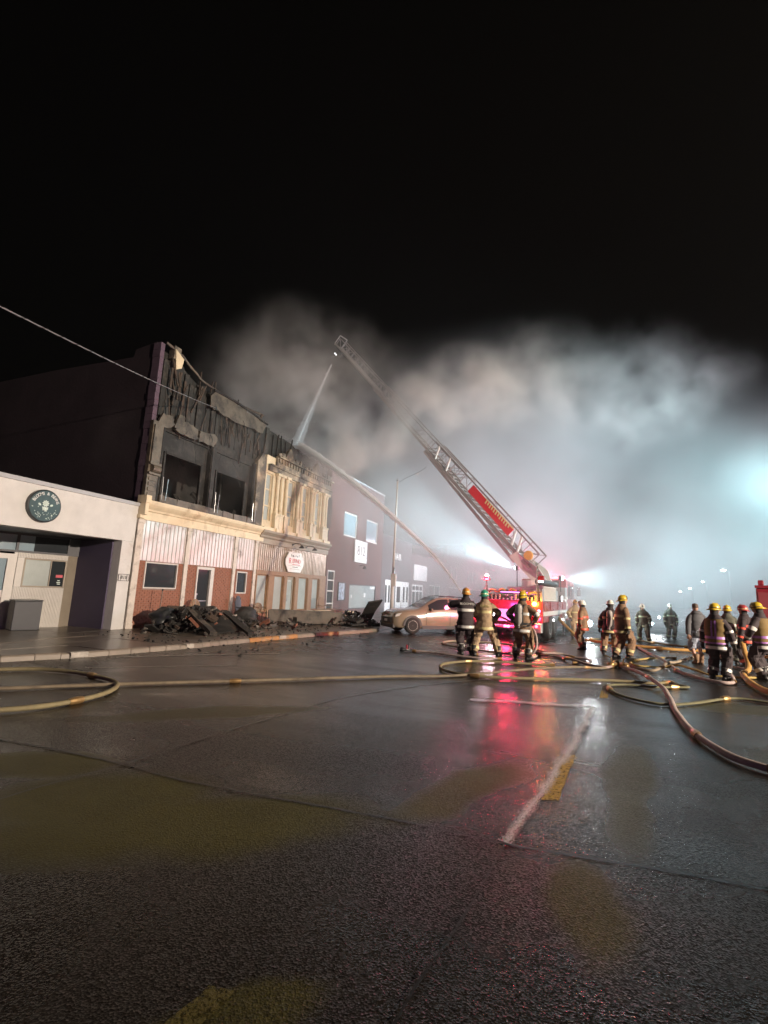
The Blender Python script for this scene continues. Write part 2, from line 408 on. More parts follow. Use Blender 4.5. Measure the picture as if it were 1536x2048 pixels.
KERB = [(-13.2,-3.5), (-12.1,1.5), (-11.5,4.2), (-10.75,6.58), (-10.16,7.96), (-9.84,9.46), (-9.58,10.63), (-9.49,11.63), (-9.34,12.83), (-8.79,16.31), (-8.01,19.27), (-8.2,22), (-8.6,26), (-8.8,32), (-8.8,60), (-8.8,120)]
m = MB(); gx = [-13.5+i*3.0 for i in range(20)]; gy = [-14+i*4 for i in range(40)]
vs = [(x, y, 0) for y in gy for x in gx]; nx = len(gx)
m.add(vs, [(j*nx+i, j*nx+i+1, (j+1)*nx+i+1, (j+1)*nx+i) for j in range(len(gy)-1) for i in range(nx-1)])
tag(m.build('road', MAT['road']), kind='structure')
strip('road_joint', [(-9.2,3.3),(-6.36,3.60),(-5.74,3.64),(-4.88,3.70),(-4.03,3.73),(-3.37,3.69),(-2.59,3.74),(-1.90,3.80),(-1.16,3.86),(-0.48,3.86),(0.08,3.93),(0.60,4.00),(1.11,4.04),(1.33,4.07),(4,4.2)], .026, .008, MAT['gap'], 12, .5)
strip('road_joint', [(-4.28,2.51),(-4.22,2.75),(-4.17,3.11),(-4.03,3.73),(-3.96,4.66),(-3.77,5.99),(-3.51,7.51),(-2.60,9.40),(-1.22,11.36)], .024, .012, MAT['gap'], 10, .5)
strip('road_joint', [(-0.48,3.86),(-0.55,3.24),(-0.62,2.75),(-0.69,2.37),(-0.71,2.18),(-0.75,1.99)], .012, .012, MAT['gap'], 10, .5)
def film_mat(name, col, rough):
    m = pm(name, col, rough, .3, 30, .3, 110, coords='Object'); t = m.node_tree; L = t.links
    tc = t.nodes.new('ShaderNodeTexCoord'); sx = t.nodes.new('ShaderNodeSeparateXYZ'); L.new(tc.outputs['UV'], sx.inputs[0])
    a = t.nodes.new('ShaderNodeMath'); a.operation = 'SUBTRACT'; L.new(sx.outputs['Y'], a.inputs[0]); a.inputs[1].default_value = .5
    b = t.nodes.new('ShaderNodeMath'); b.operation = 'ABSOLUTE'; L.new(a.outputs[0], b.inputs[0])
    n = t.nodes.new('ShaderNodeTexNoise'); n.inputs['Scale'].default_value = 75; n.inputs['Detail'].default_value = 4; n.inputs['Roughness'].default_value = .8; L.new(tc.outputs['Object'], n.inputs['Vector'])
    c = t.nodes.new('ShaderNodeMath'); c.operation = 'MULTIPLY_ADD'; L.new(n.outputs['Fac'], c.inputs[0]); c.inputs[1].default_value = 2.4; L.new(b.outputs[0], c.inputs[2])
    r_ = t.nodes.new('ShaderNodeMapRange'); r_.inputs['From Min'].default_value = 1.62; r_.inputs['From Max'].default_value = 1.22; r_.inputs['To Max'].default_value = .95; L.new(c.outputs[0], r_.inputs['Value'])
    L.new(r_.outputs['Result'], t.nodes['Principled BSDF'].inputs['Alpha']); return m
MAT['trickle'] = film_mat('painted_film_sheen', (.42, .39, .40), .3)  # pale base colour paints in the sheen of the wet joint
strip('trickle_sheen', [(0.27,9.09),(0.06,7.31),(-0.16,5.84),(-0.30,4.91),(-0.41,4.32),(-0.48,3.86)], [.17,.15,.13,.115,.11,.16], .016, MAT['trickle'], 30, .2)
strip('trickle_sheen', [(0.27,9.09),(-0.31,8.89),(-1.01,8.69),(-1.64,8.46)], [.20,.30,.26,.15], .016, MAT['trickle'], 12, .2)
strip('lane_line', [(-10.3,5.8),(-9.96,6.11),(-8.53,7.49),(-6.89,9.08)], .09, .006, film_mat('worn_lane_line', (.40,.36,.31), .5), 8, .1)
strip('lane_line', [(-9.68,8.36),(-8.56,9.78),(-7.26,11.31)], .08, .006, MAT['white_line'], 8, .2)
def worn_paint(name, col):
    m = pm(name, col, .55, .4, 14, .4, 80); t = m.node_tree; L = t.links
    tc = t.nodes.new('ShaderNodeTexCoord'); n = t.nodes.new('ShaderNodeTexNoise'); n.inputs['Scale'].default_value = 38; n.inputs['Detail'].default_value = 6; n.inputs['Roughness'].default_value = .75; L.new(tc.outputs['Object'], n.inputs['Vector'])
    r_ = t.nodes.new('ShaderNodeMapRange'); r_.inputs['From Min'].default_value = .40; r_.inputs['From Max'].default_value = .50; r_.inputs['To Min'].default_value = .15; r_.inputs['To Max'].default_value = .92; L.new(n.outputs['Fac'], r_.inputs['Value'])
    L.new(r_.outputs['Result'], t.nodes['Principled BSDF'].inputs['Alpha']); return m
MAT['worn_yellow'] = worn_paint('worn_yellow_road_paint', (.40, .24, .03)); MAT['worn_white'] = worn_paint('worn_white_road_paint', (.42, .38, .33))
def dash(q):
    n = 14; vs = []
    for i in range(n+1):
        for k in range(4):
            u, v = i/n, k/3
            a = Vector(q[3])*(1-u)+Vector(q[0])*u; c = Vector(q[2])*(1-u)+Vector(q[1])*u; p = a*(1-v)+c*v
            e = .018*mnoise.noise(Vector((p.x*9, p.y*9, 2))); vs.append((p.x+e, p.y+e, .004))
    m = MB(); m.add(vs, [(i*4+k, i*4+k+1, i*4+k+5, i*4+k+4) for i in range(n) for k in range(3)]); return tag(m.build('yellow_lane_dash', MAT['worn_yellow']), kind='structure')
dash([(-0.13,6.22),(0.00,6.27),(-0.15,4.85),(-0.29,4.80)]); dash([(0.55,11.45),(0.72,11.60),(0.56,10.09),(0.42,10.02)]); MAT['worn_yellow'] = worn_paint('almost_gone_yellow_road_paint', (.10, .08, .015)); dash([(-1.52,2.02),(-1.40,2.04),(-1.43,1.72),(-1.57,1.72)])
# kerb: one stone after the other
kerb = thing('kerb', None, None, (0,0,0)); kerb['kind'] = 'structure'
pp = smooth_path(KERB[:14], 3)
acc = 0
for i in range(len(pp)-1):
    a, b_ = pp[i], pp[i+1]; d = (b_-a).normalized(); nrm = Vector((-d.y, d.x))   # nrm points to the pavement (-X)
    a = a+d*.006; b_ = b_-d*.006
    y = (a.y+b_.y)/2
    top = .12 + .006*math.sin(i*2.1); mt = MAT['kerb_orange'] if 12.4 < y < 17.5 and i % 3 != 2 else MAT['kerb']
    m = MB()
    prof = [(0,-.05),(.02,top-.03),(.05,top),(.16,top),(.16,-.05)]
    rings = [[(p.x+nrm.x*u, p.y+nrm.y*u, z) for u, z in prof] for p in (a, b_)]
    m.loft(rings, True); m.build('kerb_stone', mt, kerb)
for (x, y, s_) in ((-10.2,7.85,.35), (-9.60,10.55,.22), (-9.12,14.3,.3), (-8.8,16.2,.3), (-8.3,18.2,.3)):
    m = MB(); m.obox((x-.08, y, .127), (.2, s_, .006), (0,0,-.25)); m.obox((x+.012, y, .07), (.006, s_, .10), (0,0,-.25)); m.build('white_kerb_mark', MAT['white_line'], kerb)
# pavement: base sheet and the slabs on it
m = MB(); m.box(-19.5, -8.6, -14, 120, -.05, .085); 
def kx(y):
    for i in range(len(pp)-1):
        if pp[i].y <= y <= pp[i+1].y:
            t = (y-pp[i].y)/max(1e-6, pp[i+1].y-pp[i].y); return pp[i].x+(pp[i+1].x-pp[i].x)*t
    return -13.2 if y < pp[0].y else -8.8
pave = thing('pavement', None, None, (0,0,0)); pave['kind'] = 'structure'
m = MB(); ys = [-12+i*2 for i in range(66)]
for i in range(len(ys)-1):
    a, b_ = ys[i], ys[i+1]
    m.add([(-19.5,a,.07),(kx(a)-.17,a,.07),(kx(b_)-.17,b_,.07),(-19.5,b_,.07)], [(0,1,2,3)])
m.build('pavement_bed', MAT['gap'], pave)
y = -2.0
while y < 46:
    y2 = y+1.75; n = 3 if y < 8 else 4
    for k in range(n):
        f0, f1 = k/n, (k+1)/n
        def X(f, yy): 
            x0, x1 = -14.0, kx(yy)-.17
            return x0+(x1-x0)*f
        e = .012; h = .115+.006*math.sin(y*3+k*5)
        q = [(X(f0,y+e)+e, y+e), (X(f1,y+e)-e, y+e), (X(f1,y2-e)-e, y2-e), (X(f0,y2-e)+e, y2-e)]
        mm = MB(); mm.prism(q, 'z', .06, h); mm.build('pavement_slab', MAT['concrete'], pave)
    if y < 14:
        mm = MB(); mm.box(-18.5, -14.012, y+.012, y2-.012, .06, .116); mm.build('pavement_slab', MAT['concrete'], pave)
    y = y2
# ================================================================== BUILDINGS on the left side of the street
XF = -14.07
def wall_with_holes(m, x0, x1, y0, y1, z0, z1, holes, mi=0):
    """wall in a plane X = const (thickness x0..x1) with rectangular holes (y0,y1,z0,z1)"""
    ys = sorted({y0, y1, *[h[0] for h in holes], *[h[1] for h in holes]})
    for a, b in zip(ys[:-1], ys[1:]):
        if b-a < 1e-4: continue
        mid = (a+b)/2; cuts = sorted([(h[2], h[3]) for h in holes if h[0] <= mid <= h[1]])
        z = z0
        for c0, c1 in cuts:
            if c0 > z+1e-4: m.box(x0, x1, a, b, z, c0, mi)
            z = max(z, c1)
        if z < z1-1e-4: m.box(x0, x1, a, b, z, z1, mi)
def corrugated(name, mat, parent, y0, y1, z0, z1, x, pitch=.19, amp=.022):
    m = MB(); n = max(2, int(round((y1-y0)/pitch))); prof = []
    for i in range(n):
        a = y0+(y1-y0)*i/n; p = (y1-y0)/n
        for f, u in ((0,0),(.52,.12),(.60,1),(.70,1),(.78,.12)): prof.append((a+p*f, x+amp*u))
    prof.append((y1, x))
    nz = 6; vs = []
    for k in range(nz+1):
        z = z0+(z1-z0)*k/nz
        for (yy, xx) in prof:
            d = .010*mnoise.noise(Vector((yy*.9, z*.8, 4.1)))+.004*mnoise.noise(Vector((yy*5, z*1.3, 9)))
            vs.append((xx+d, yy, z))
    N = len(prof); m.add(vs, [(k*N+i, k*N+i+1, (k+1)*N+i+1, (k+1)*N+i) for k in range(nz) for i in range(N-1)])
    return m.build(name, mat, parent, smooth=False)
def frame_rect(name, mat, parent, x, y0, y1, z0, z1, t=.06, dep=.07, mull=(), trans=()):
    """window frame lying in plane X=x, proud by dep/2, with mullions at y and transoms at z"""
    m = MB()
    m.box(x-dep/2, x+dep/2, y0, y0+t, z0, z1); m.box(x-dep/2, x+dep/2, y1-t, y1, z0, z1)
    m.box(x-dep/2, x+dep/2, y0+t, y1-t, z0, z0+t); m.box(x-dep/2, x+dep/2, y0+t, y1-t, z1-t, z1)
    for yy in mull: m.box(x-dep/2+.004, x+dep/2-.004, yy-t/2, yy+t/2, z0+t, z1-t)
    for zz in trans: m.box(x-dep/2+.002, x+dep/2-.002, y0+t, y1-t, zz-t/2, zz+t/2)
    return m.build(name, mat, parent)
def window(parent, x, y0, y1, z0, z1, glass, fm, t=.06, mull=(), trans=(), sill=True, name='window'):
    f = frame_rect(name, fm, parent, x, y0, y1, z0, z1, t, .07, mull, trans)
    zz = [z0+t]+sorted(trans)+[z1-t]; yy = [y0+t]+sorted(mull)+[y1-t]
    for a, b in zip(zz[:-1], zz[1:]):
        for c, d in zip(yy[:-1], yy[1:]):
            box('pane', glass, f, x-.022, x-.014, c-.005, d+.005, a-.005, b+.005)
    if sill: box('sill', fm, f, x-.04, x+.07, y0-.04, y1+.04, z0-.05, z0-.003)
    return f
def brick_panel(name, parent, x, y0, y1, z0, z1, holes, bw=.215, bh=.0725, mat=None, depth=.016):
    m = MB(); rows = int((z1-z0)/bh)
    for r_ in range(rows):
        z = z0+r_*bh; y = y0-(bw/2 if r_ % 2 else 0)
        while y < y1:
            a, b_ = max(y+.006, y0), min(y+bw-.006, y1); za, zb = z+.005, z+bh-.005
            y += bw
            if b_-a < .03: continue
            cut = False
            for h in holes:
                if a < h[1] and b_ > h[0] and za < h[3] and zb > h[2]:
                    if a < h[0]-.03: b_ = h[0]
                    elif b_ > h[1]+.03: a = h[1]
                    else: cut = True
            if cut or b_-a < .03: continue
            d = depth+random.uniform(-.004,.004)
            m.add([(x,a,za),(x,b_,za),(x,b_,zb),(x,a,zb),(x+d,a,za),(x+d,b_,za),(x+d,b_,zb),(x+d,a,zb)], [(4,5,6,7),(0,1,5,4),(1,2,6,5),(2,3,7,6),(3,0,4,7)])
    o = m.build(name, mat or MAT['brick'], parent); o['kind'] = 'stuff'; return o
# ---------------------------------------------------------------- low cafe building
cafe = thing('cafe_building', 'low beige stucco shop with a recessed entrance and dark violet side wall', 'building', (-14.07,8,0), world=True)
box('fascia_wall', MAT['beige'], cafe, -14.45, XF, -6, 12.27, 3.05, 4.30)
box('coping', MAT['coping'], cafe, -14.55, XF+.045, -6, 12.31, 4.303, 4.42)
box('pillar', MAT['beige'], cafe, -14.447, XF-.003, 11.80, 12.267, .05, 3.047)
box('recess_side_wall', MAT['purple'], cafe, -18.6, -14.45, 11.75, 12.2, .05, 3.047)
box('soffit', MAT['dark_metal'], cafe, -18.6, -14.453, -6, 11.747, 3.06, 3.2)
box('roof', MAT['dark_metal'], cafe, -36, -14.56, -6, 12.27, 4.0, 4.2)
box('back_wall', MAT['beige'], cafe, -36.3, -36, -6, 12.27, 0, 4.3)
SP0 = Vector((-15.9, 11.3, 0)); SD = Vector((-.274, -.962, 0)); SN = Vector((.962, -.274, 0))
def sbox(m, u0, u1, z0, z1, w0, w1, mi=0):
    vs = []
    for z in (z0, z1):
        for u, w_ in ((u0,w0),(u1,w0),(u1,w1),(u0,w1)):
            p = SP0+SD*u+SN*w_; vs.append((p.x, p.y, z))
    m.add(vs, [(0,1,2,3),(7,6,5,4),(0,4,5,1),(1,5,6,2),(2,6,7,3),(3,7,4,0)], mi)
def spart(name, mat, par, *a):
    m = MB(); sbox(m, *a); return m.build(name, mat, par)
# storefront: transom lights, door, corrugated bay with service window
tf = MB()
for a in ((0,3.4,3.0,3.06,0,.08),(0,3.4,2.46,2.52,0,.08),(0,.05,2.52,3.0,0,.08),(1.42,1.49,2.52,3.0,0,.08),(3.0,3.06,2.52,3.0,0,.08)): sbox(tf, *a)
tfo = tf.build('transom_frame', MAT['dark_metal'], cafe)
spart('pane', MAT['glass'], tfo, .05, 1.0, 2.52, 3.0, .02, .03)
spart('pane', MAT['glass_reflect'], tfo, 1.0, 1.42, 2.52, 3.0, .02, .03)  # paler part of the same pane, its reflection painted in
spart('pane', MAT['glass_reflect'], tfo, 1.49, 3.0, 2.52, 3.0, .02, .03)
def srib(name, u0, u1, z0, z1, w0):
    m = MB(); n = max(1, int((u1-u0)/.042))
    for i in range(n):
        a = u0+(u1-u0)*i/n; b_ = a+(u1-u0)/n*.62; sbox(m, a, b_, z0, z1, w0, w0+.02)
    sbox(m, u0, u1, z0, z1, w0-.03, w0-.001); return m.build(name, MAT['frame_white'], cafe)
srib('ribbed_panel', .0, 1.40, .10, 1.38, .04)
srib('ribbed_panel', .0, 1.40, 2.30, 2.457, .04)
m = MB(); sbox(m, 1.22, 1.40, 1.384, 2.296, .02, .07); m.build('bay_post', MAT['frame_white'], cafe)
swf = MB()
for a in ((.0,.05,1.384,2.296,0,.07),(1.17,1.215,1.384,2.296,0,.07),(.05,1.17,1.384,1.43,0,.07),(.05,1.17,2.25,2.296,0,.07),(.44,.47,1.43,2.25,.005,.05)): sbox(swf, *a)
sw = swf.build('service_window', MAT['grey_wood'], cafe)
spart('pane', MAT['glass'], sw, .05, .44, 1.43, 2.25, .015, .022)
spart('pane', MAT['glass_pale'], sw, .47, 1.17, 1.43, 2.25, .008, .016)
spart('window_sticker', MAT['sign_red'], sw, .07, .27, 1.72, 1.81, .024, .028)
for k, (u, z, w_) in enumerate(((.17,1.62,.07),(.17,1.56,.11),(.16,1.51,.09))): spart('window_sticker', MAT['sign_pale'], sw, u-w_/2, u+w_/2, z-.012, z+.012, .024, .027)
# splayed return of the bay
m = MB(); q0 = SP0+SN*.05; q1 = Vector((-16.02, 11.74, 0))
dq = (q1-q0); nn = Vector((dq.y, -dq.x, 0)).normalized()
for i in range(9):
    a = q0+dq*(i/9); b_ = q0+dq*((i+.6)/9)
    m.add([(a.x,a.y,.1),(b_.x,b_.y,.1),(b_.x,b_.y,2.457),(a.x,a.y,2.457)]+[(p.x+nn.x*.02,p.y+nn.y*.02,z) for p, z in ((a,.1),(b_,.1),(b_,2.457),(a,2.457))], [(4,5,6,7),(0,1,5,4),(1,2,6,5),(2,3,7,6),(3,0,4,7)])
m.add([(q0.x,q0.y,.1),(q1.x,q1.y,.1),(q1.x,q1.y,2.457),(q0.x,q0.y,2.457)], [(0,1,2,3)])
m.build('bay_return', MAT['grey_wood'], cafe)
spart('transom_return', MAT['dark_metal'], cafe, -.42, -.003, 2.46, 3.04, -.25, -.2)
dm = MB()
for a in ((1.50,1.66,.10,2.40,0,.09),(1.66,2.6,2.24,2.40,0,.09),(1.66,2.6,.10,.34,0,.06),(2.44,2.6,.34,2.24,0,.09),(1.66,2.44,1.05,1.27,0,.06),(1.41,1.495,.10,2.457,-.04,.05)): sbox(dm, *a)
door = dm.build('door', MAT['frame_white'], cafe)
spart('pane', MAT['glass_reflect'], door, 1.66, 2.44, 1.27, 2.24, .02, .03); spart('kick_panel', MAT['frame_white'], door, 1.66, 2.44, .34, 1.05, .015, .03)
spart('door_jamb', MAT['frame_white'], cafe, 2.65, 4.5, .1, 2.457, -.05, .04)
np_ = box('number_plate', MAT['beige'], cafe, XF, XF+.012, 11.84, 12.22, 1.72, 1.92)
m = MB()
for a in ((11.82,12.24,1.92,1.935),(11.82,12.24,1.705,1.72),(11.82,11.835,1.72,1.92),(12.225,12.24,1.72,1.92),(11.90,11.91,1.72,1.92),(12.15,12.16,1.72,1.92)): m.box(XF, XF+.02, *a)
m.build('plate_border', MAT['sign_black'], np_)
text_mesh('818', .17, MAT['sign_black'], 'number', np_, .004, M=FX(XF+.018, 12.03, 1.82))
# round cafe sign
rs = thing('round_sign', 'round slate green cafe sign with pale lettering on the beige fascia', 'sign', (XF, 9.04, 3.72), world=True)
m = MB(); m.lathe([(.47,0),(.47,.10),(.44,.115)], (XF+.002, 9.04, 3.72), 'x', 40); m.build('rim', MAT['black'], rs)
m = MB(); m.lathe([(.435,.10),(.435,.122)], (XF+.002, 9.04, 3.72), 'x', 40); m.build('sign_face', MAT['sign_teal'], rs)
word = 'BLOOMS & BEANS'
for i, ch in enumerate(word):
    if ch == ' ': continue
    a = R(158-136*i/(len(word)-1)); rr = .355
    text_mesh(ch, .125, MAT['sign_white'], 'letter', rs, .004, M=FX(XF+.13, 9.04+rr*math.cos(a), 3.72+rr*math.sin(a), a-math.pi/2))
# the printed emblem: a flower over a cup with a spray of petals and small script
em = MB()
def petal(y, z, l, w_, ang, x=XF+.128):
    c_, s_ = math.cos(ang), math.sin(ang); pts = [(0,0),(l*.35,w_*.5),(l*.8,w_*.42),(l,0),(l*.8,-w_*.42),(l*.35,-w_*.5)]
    em.prism([(9.04+y+p[0]*c_-p[1]*s_, 3.72+z+p[0]*s_+p[1]*c_) for p in pts], 'x', x, x+.004)
for k in range(9): petal(.0, .07, .10, .05, k*2*math.pi/9+.2)
for k in range(6): petal(.0, .07, .055, .035, k*2*math.pi/6, XF+.133)
for k, (dy, dz) in enumerate(((-.12,.0),(.12,.02),(.02,-.06))): petal(dy, dz, .10, .06, [2.6,.4,4.7][k])
em.prism([(9.04+p[0], 3.72+p[1]) for p in ((-.09,-.03),(.09,-.03),(.06,-.12),(-.06,-.12))], 'x', XF+.128, XF+.131)
rg = random.Random(3)
for k in range(46):
    y, z = rg.uniform(-.33,.33), rg.uniform(-.36,-.05)
    if y*y+z*z < .15: petal(y, z, rg.uniform(.02,.05), rg.uniform(.012,.022), rg.uniform(0,6.3))
em.build('emblem', MAT['sign_pale'], rs)
# ---------------------------------------------------------------- burned building
burn = thing('burned_building', 'two storey brick and cream building gutted by fire with charred upper front', 'building', (XF,16,0), world=True)
ZB, ZC = 2.45, 3.87
H = [(12.85,14.38,1.48,2.42),(15.40,16.40,.05,2.40),(17.90,18.64,1.36,2.34)]
m = MB(); wall_with_holes(m, XF-.3, XF-.02, 12.40, 19.25, .05, ZC, H); m.build('wall', MAT['mortar'], burn)
brick_panel('brickwork', burn, XF-.02, 12.55, 19.05, .12, ZB, H)
for a, b_ in ((12.56,14.64),(14.84,17.54),(17.73,19.04)): corrugated('ribbed_panel', MAT['corr_white'], burn, a, b_, ZB, ZC, XF+.008)
for a, b_ in ((12.30,12.55),(14.645,14.835),(17.545,17.725),(19.045,19.235)):
    m = MB(); m.box(XF-.02, XF+.055, a, b_, .115, ZC); m.box(XF-.02, XF+.085, a-.02, b_+.02, ZC-.13, ZC-.01); m.box(XF-.02, XF+.075, a-.012, b_+.012, .115, .30); m.build('post', MAT['white_post'], burn)
f = frame_rect('window', MAT['frame_white'], burn, XF-.02, 12.85, 14.38, 1.48, 2.42, .045, .08); box('pane', MAT['glass'], f, XF-.05, XF-.042, 12.89, 14.34, 1.52, 2.38)
f = frame_rect('window', MAT['frame_white'], burn, XF-.02, 17.90, 18.64, 1.36, 2.34, .05, .08); box('pane', MAT['glass'], f, XF-.05, XF-.042, 17.95, 18.59, 1.41, 2.29)
m = MB(); m.box(XF-.06,XF+.03,15.40,15.47,.115,2.40); m.box(XF-.06,XF+.03,16.20,16.40,.115,2.40); m.box(XF-.06,XF+.03,15.47,16.20,2.30,2.40)
m.build('door_frame', MAT['frame_white'], burn)
d = box('door', MAT['glass'], burn, XF-.09, XF-.07, 15.47, 16.20, .115, 2.30)
m = MB(); m.box(XF-.068,XF+.01,15.49,15.52,.9,1.35); m.box(XF-.068,XF-.02,15.49,15.60,1.27,1.33); m.box(XF-.068,XF-.05,15.5,16.18,1.02,1.05); m.build('handle', MAT['alu'], d)
# cornice over the shop front
m = MB()
prof = [(XF-.1,ZC+.005),(XF+.06,ZC+.005),(XF+.06,4.17),(XF+.10,4.19),(XF+.12,4.26),(XF+.20,4.34),(XF+.26,4.42),(XF+.28,4.50),(XF+.28,4.56),(XF-.1,4.60)]
m.loft([[(x, yy, z) for x, z in prof] for yy in [12.34+i*(19.62-12.34)/12 for i in range(13)]], True); m.build('cornice', MAT['cream'], burn)
m = MB(); m.box(XF-.05, XF+.31, 12.28, 12.42, 4.02, 4.62); m.box(XF-.05, XF+.36, 12.24, 12.46, 4.44, 4.70); m.box(XF-.02,XF+.16,12.24,12.46,3.9,4.02); m.build('cornice_end_block', MAT['cream'], burn)
# side wall towards the low shop, rising above its roof
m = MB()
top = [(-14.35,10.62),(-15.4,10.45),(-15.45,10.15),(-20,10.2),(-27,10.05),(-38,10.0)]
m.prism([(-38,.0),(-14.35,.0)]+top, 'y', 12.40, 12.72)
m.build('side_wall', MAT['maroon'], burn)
m = MB(); rg = random.Random(5); z = 4.4
while z < 10.4:
    h = .28; wd = .36+rg.uniform(-.015,.015); m.box(XF-.02-wd, XF-.02, 12.37+rg.uniform(-.01,.01), 12.55, z, z+h-.008); z += h
m.build('corner_stonework', pm('violet_lit_corner_brick', (.11,.07,.10), .85, .3, 3, .3, 20), burn)  # violet light on the corner is put into this brick colour
m = MB(); m.box(-38,-37.7,12.72,26.2,0,10); m.box(-38,-14.3,19.3,19.55,0,9.3); m.build('inner_wall', MAT['inside'], burn)
# upper front: charred wall round two burnt-out windows
m = MB()
W1, W2 = (12.98,15.52,4.70,7.35), (15.82,18.42,4.70,7.35)
wall_with_holes(m, XF-.35, XF-.12, 12.55, 19.45, 4.60, 7.75, [W1, W2]); m.build('upper_wall', MAT['char'], burn)
box('room_back', MAT['char2'], burn, XF-3.3, XF-3.1, 12.73, 19.3, 4.3, 7.8)
box('room_floor', MAT['inside'], burn, XF-3.1, XF-.36, 12.73, 19.3, 4.3, 4.5)
box('room_ceiling', MAT['char2'], burn, XF-3.1, XF-.36, 12.73, 19.3, 7.76, 7.9)
for (a, b_, z0, z1) in (W1, W2):
    fo = MB(); fo.box(XF-.30, XF-.2, a, b_, 6.55, z1); fo.box(XF-.3,XF-.2,a,a+.30,z0,6.55); fo.box(XF-.3,XF-.2,b_-.28,b_,z0,6.55)
    fo = fo.build('window', MAT['char2'], burn)
    m = MB(); m.box(XF-.2,XF-.14,a+.26,a+.34,z0,6.6); m.box(XF-.2,XF-.14,b_-.34,b_-.26,z0,6.6); m.box(XF-.2,XF-.14,a+.3,b_-.3,6.52,6.6); m.build('frame', MAT['char'], fo)
for a, b_ in ((12.86,13.0),(15.52,15.82),(18.42,18.6)):
    m = MB(); m.box(XF-.12, XF+.03, a, b_, 4.62, 7.5); m.box(XF+.03,XF+.07,a+.03,a+.09,4.62,7.45); m.build('charred_mullion', MAT['char2'], burn)
# scorched sill boards
y = 13.0; rg = random.Random(9)
while y < 18.6:
    l = rg.uniform(.6,1.2); m = MB(); m.obox((XF+.02, y+l/2, 4.72), (.18, l-.02, .26), (rg.uniform(-.08,.08), rg.uniform(-.1,.1), rg.uniform(-.05,.05))); m.build('sill_board', MAT['scorch'], burn); y += l
# attic boards
rg = random.Random(11)
def top_z(y):
    T = [(12.4,10.6),(13.42,10.50),(13.84,10.3),(14.23,10.12),(14.62,10.0),(15.61,9.9),(17.3,9.95),(19.05,10.1),(19.7,10.05),(26.5,9.6)]
    for (a, za), (b_, zb) in zip(T[:-1], T[1:]):
        if a <= y <= b_: return za+(zb-za)*(y-a)/(b_-a)
    return 10
y = 12.75
while y < 19.4:
    wd = rg.uniform(.22,.34); zb = 7.45+rg.uniform(-.1,.25); zt = top_z(y)-rg.uniform(.15,.5)
    m = MB(); dx = rg.uniform(-.05,.03)
    m.add([(XF-.22+dx,y,zb),(XF-.17+dx,y,zb),(XF-.17+dx,y+wd-.045,zb+rg.uniform(-.1,.1)),(XF-.22+dx,y+wd-.045,zb),
           (XF-.22+dx,y,zt),(XF-.17+dx,y,zt),(XF-.17+dx,y+wd-.045,zt+rg.uniform(-.15,.15)),(XF-.22+dx,y+wd-.045,zt)], [(0,3,2,1),(4,5,6,7),(0,1,5,4),(1,2,6,5),(2,3,7,6),(3,0,4,7)])
    m.build('attic_board', MAT['char'] if rg.random() < .6 else MAT['char2'], burn); y += wd
m = MB()
m.prism([(12.74,7.76),(19.4,7.76)]+[(y_, top_z(y_)-.12) for y_ in (19.4,18.4,17.4,16.4,15.4,14.6,14.2,13.8,13.4,12.74)], 'x', XF-.45, XF-.30); m.build('attic_wall', MAT['char'], burn)
# torn parapet trim along the top
tp = smooth_path([(XF-.05,12.62,10.66),(XF-.02,13.42,10.50),(XF-.05,13.84,10.32),(XF,14.23,10.13),(XF-.03,14.62,10.0),(XF,15.6,9.92),(XF-.1,17.3,9.96),(XF-.12,19.0,10.12)], 4)
m = MB(); m.tube(tp, [.05+.025*mnoise.noise(Vector((i*.8,0,0))) for i in range(len(tp))], 6); m.build('parapet_trim', MAT['scorch'], burn)
box('parapet_corner', MAT['cream_soot'], burn, XF-.25, XF+.02, 12.98, 13.30, 10.2, 10.72)
m = MB(); m.prism([(13.0,10.58),(13.45,10.35),(13.38,9.95),(13.12,9.8),(13.06,10.2)], 'x', XF+.02, XF+.06); m.build('parapet_corner', MAT['cream'], burn)
def jag(ol, amp, n=5):
    out = []
    for i in range(len(ol)):
        a, b_ = ol[i], ol[(i+1) % len(ol)]
        for k in range(n):
            t = k/n; y = a[0]+(b_[0]-a[0])*t; z = a[1]+(b_[1]-a[1])*t
            e = amp*mnoise.noise(Vector((y*6.1, z*6.3, 2.2)))+amp*.6*mnoise.noise(Vector((y*19, z*17, 8))); out.append((y+e*.7, z+e))
    return out
# the sheet-metal cornice strip that still hangs near the top
ol = [(15.09,9.55),(15.33,9.83),(16.59,9.80),(18.11,9.72),(19.0,9.61),(18.8,9.10),(17.07,8.99),(15.71,9.03),(15.11,9.05)]
m = MB(); m.prism(jag(ol,.10), 'x', XF+.02, XF+.07); m.build('hanging_cornice_strip', MAT['scorch'], burn)
m = MB(); m.tube(smooth_path([(XF+.1,15.2,9.84),(XF+.13,16.6,9.86),(XF+.12,18.1,9.76),(XF+.1,19.1,9.66)],4), .05, 6); m.build('hanging_cornice_strip', MAT['char2'], burn)
for ol in ([(12.55,7.45),(12.75,7.9),(13.2,7.95),(13.32,7.62),(13.1,7.40)], [(13.30,7.52),(13.48,8.1),(13.78,8.1),(13.72,7.5)], [(13.36,7.46),(13.8,7.95),(14.5,7.86),(14.56,7.42),(14.0,7.38)], [(14.66,7.40),(14.66,7.86),(15.62,7.92),(15.72,7.8),(15.5,7.42)]):
    m = MB(); m.prism(jag(ol,.09), 'x', XF-.02+random.uniform(0,.05), XF+.10+random.uniform(0,.05)); m.build('lintel_fragment', MAT['scorch'], burn)
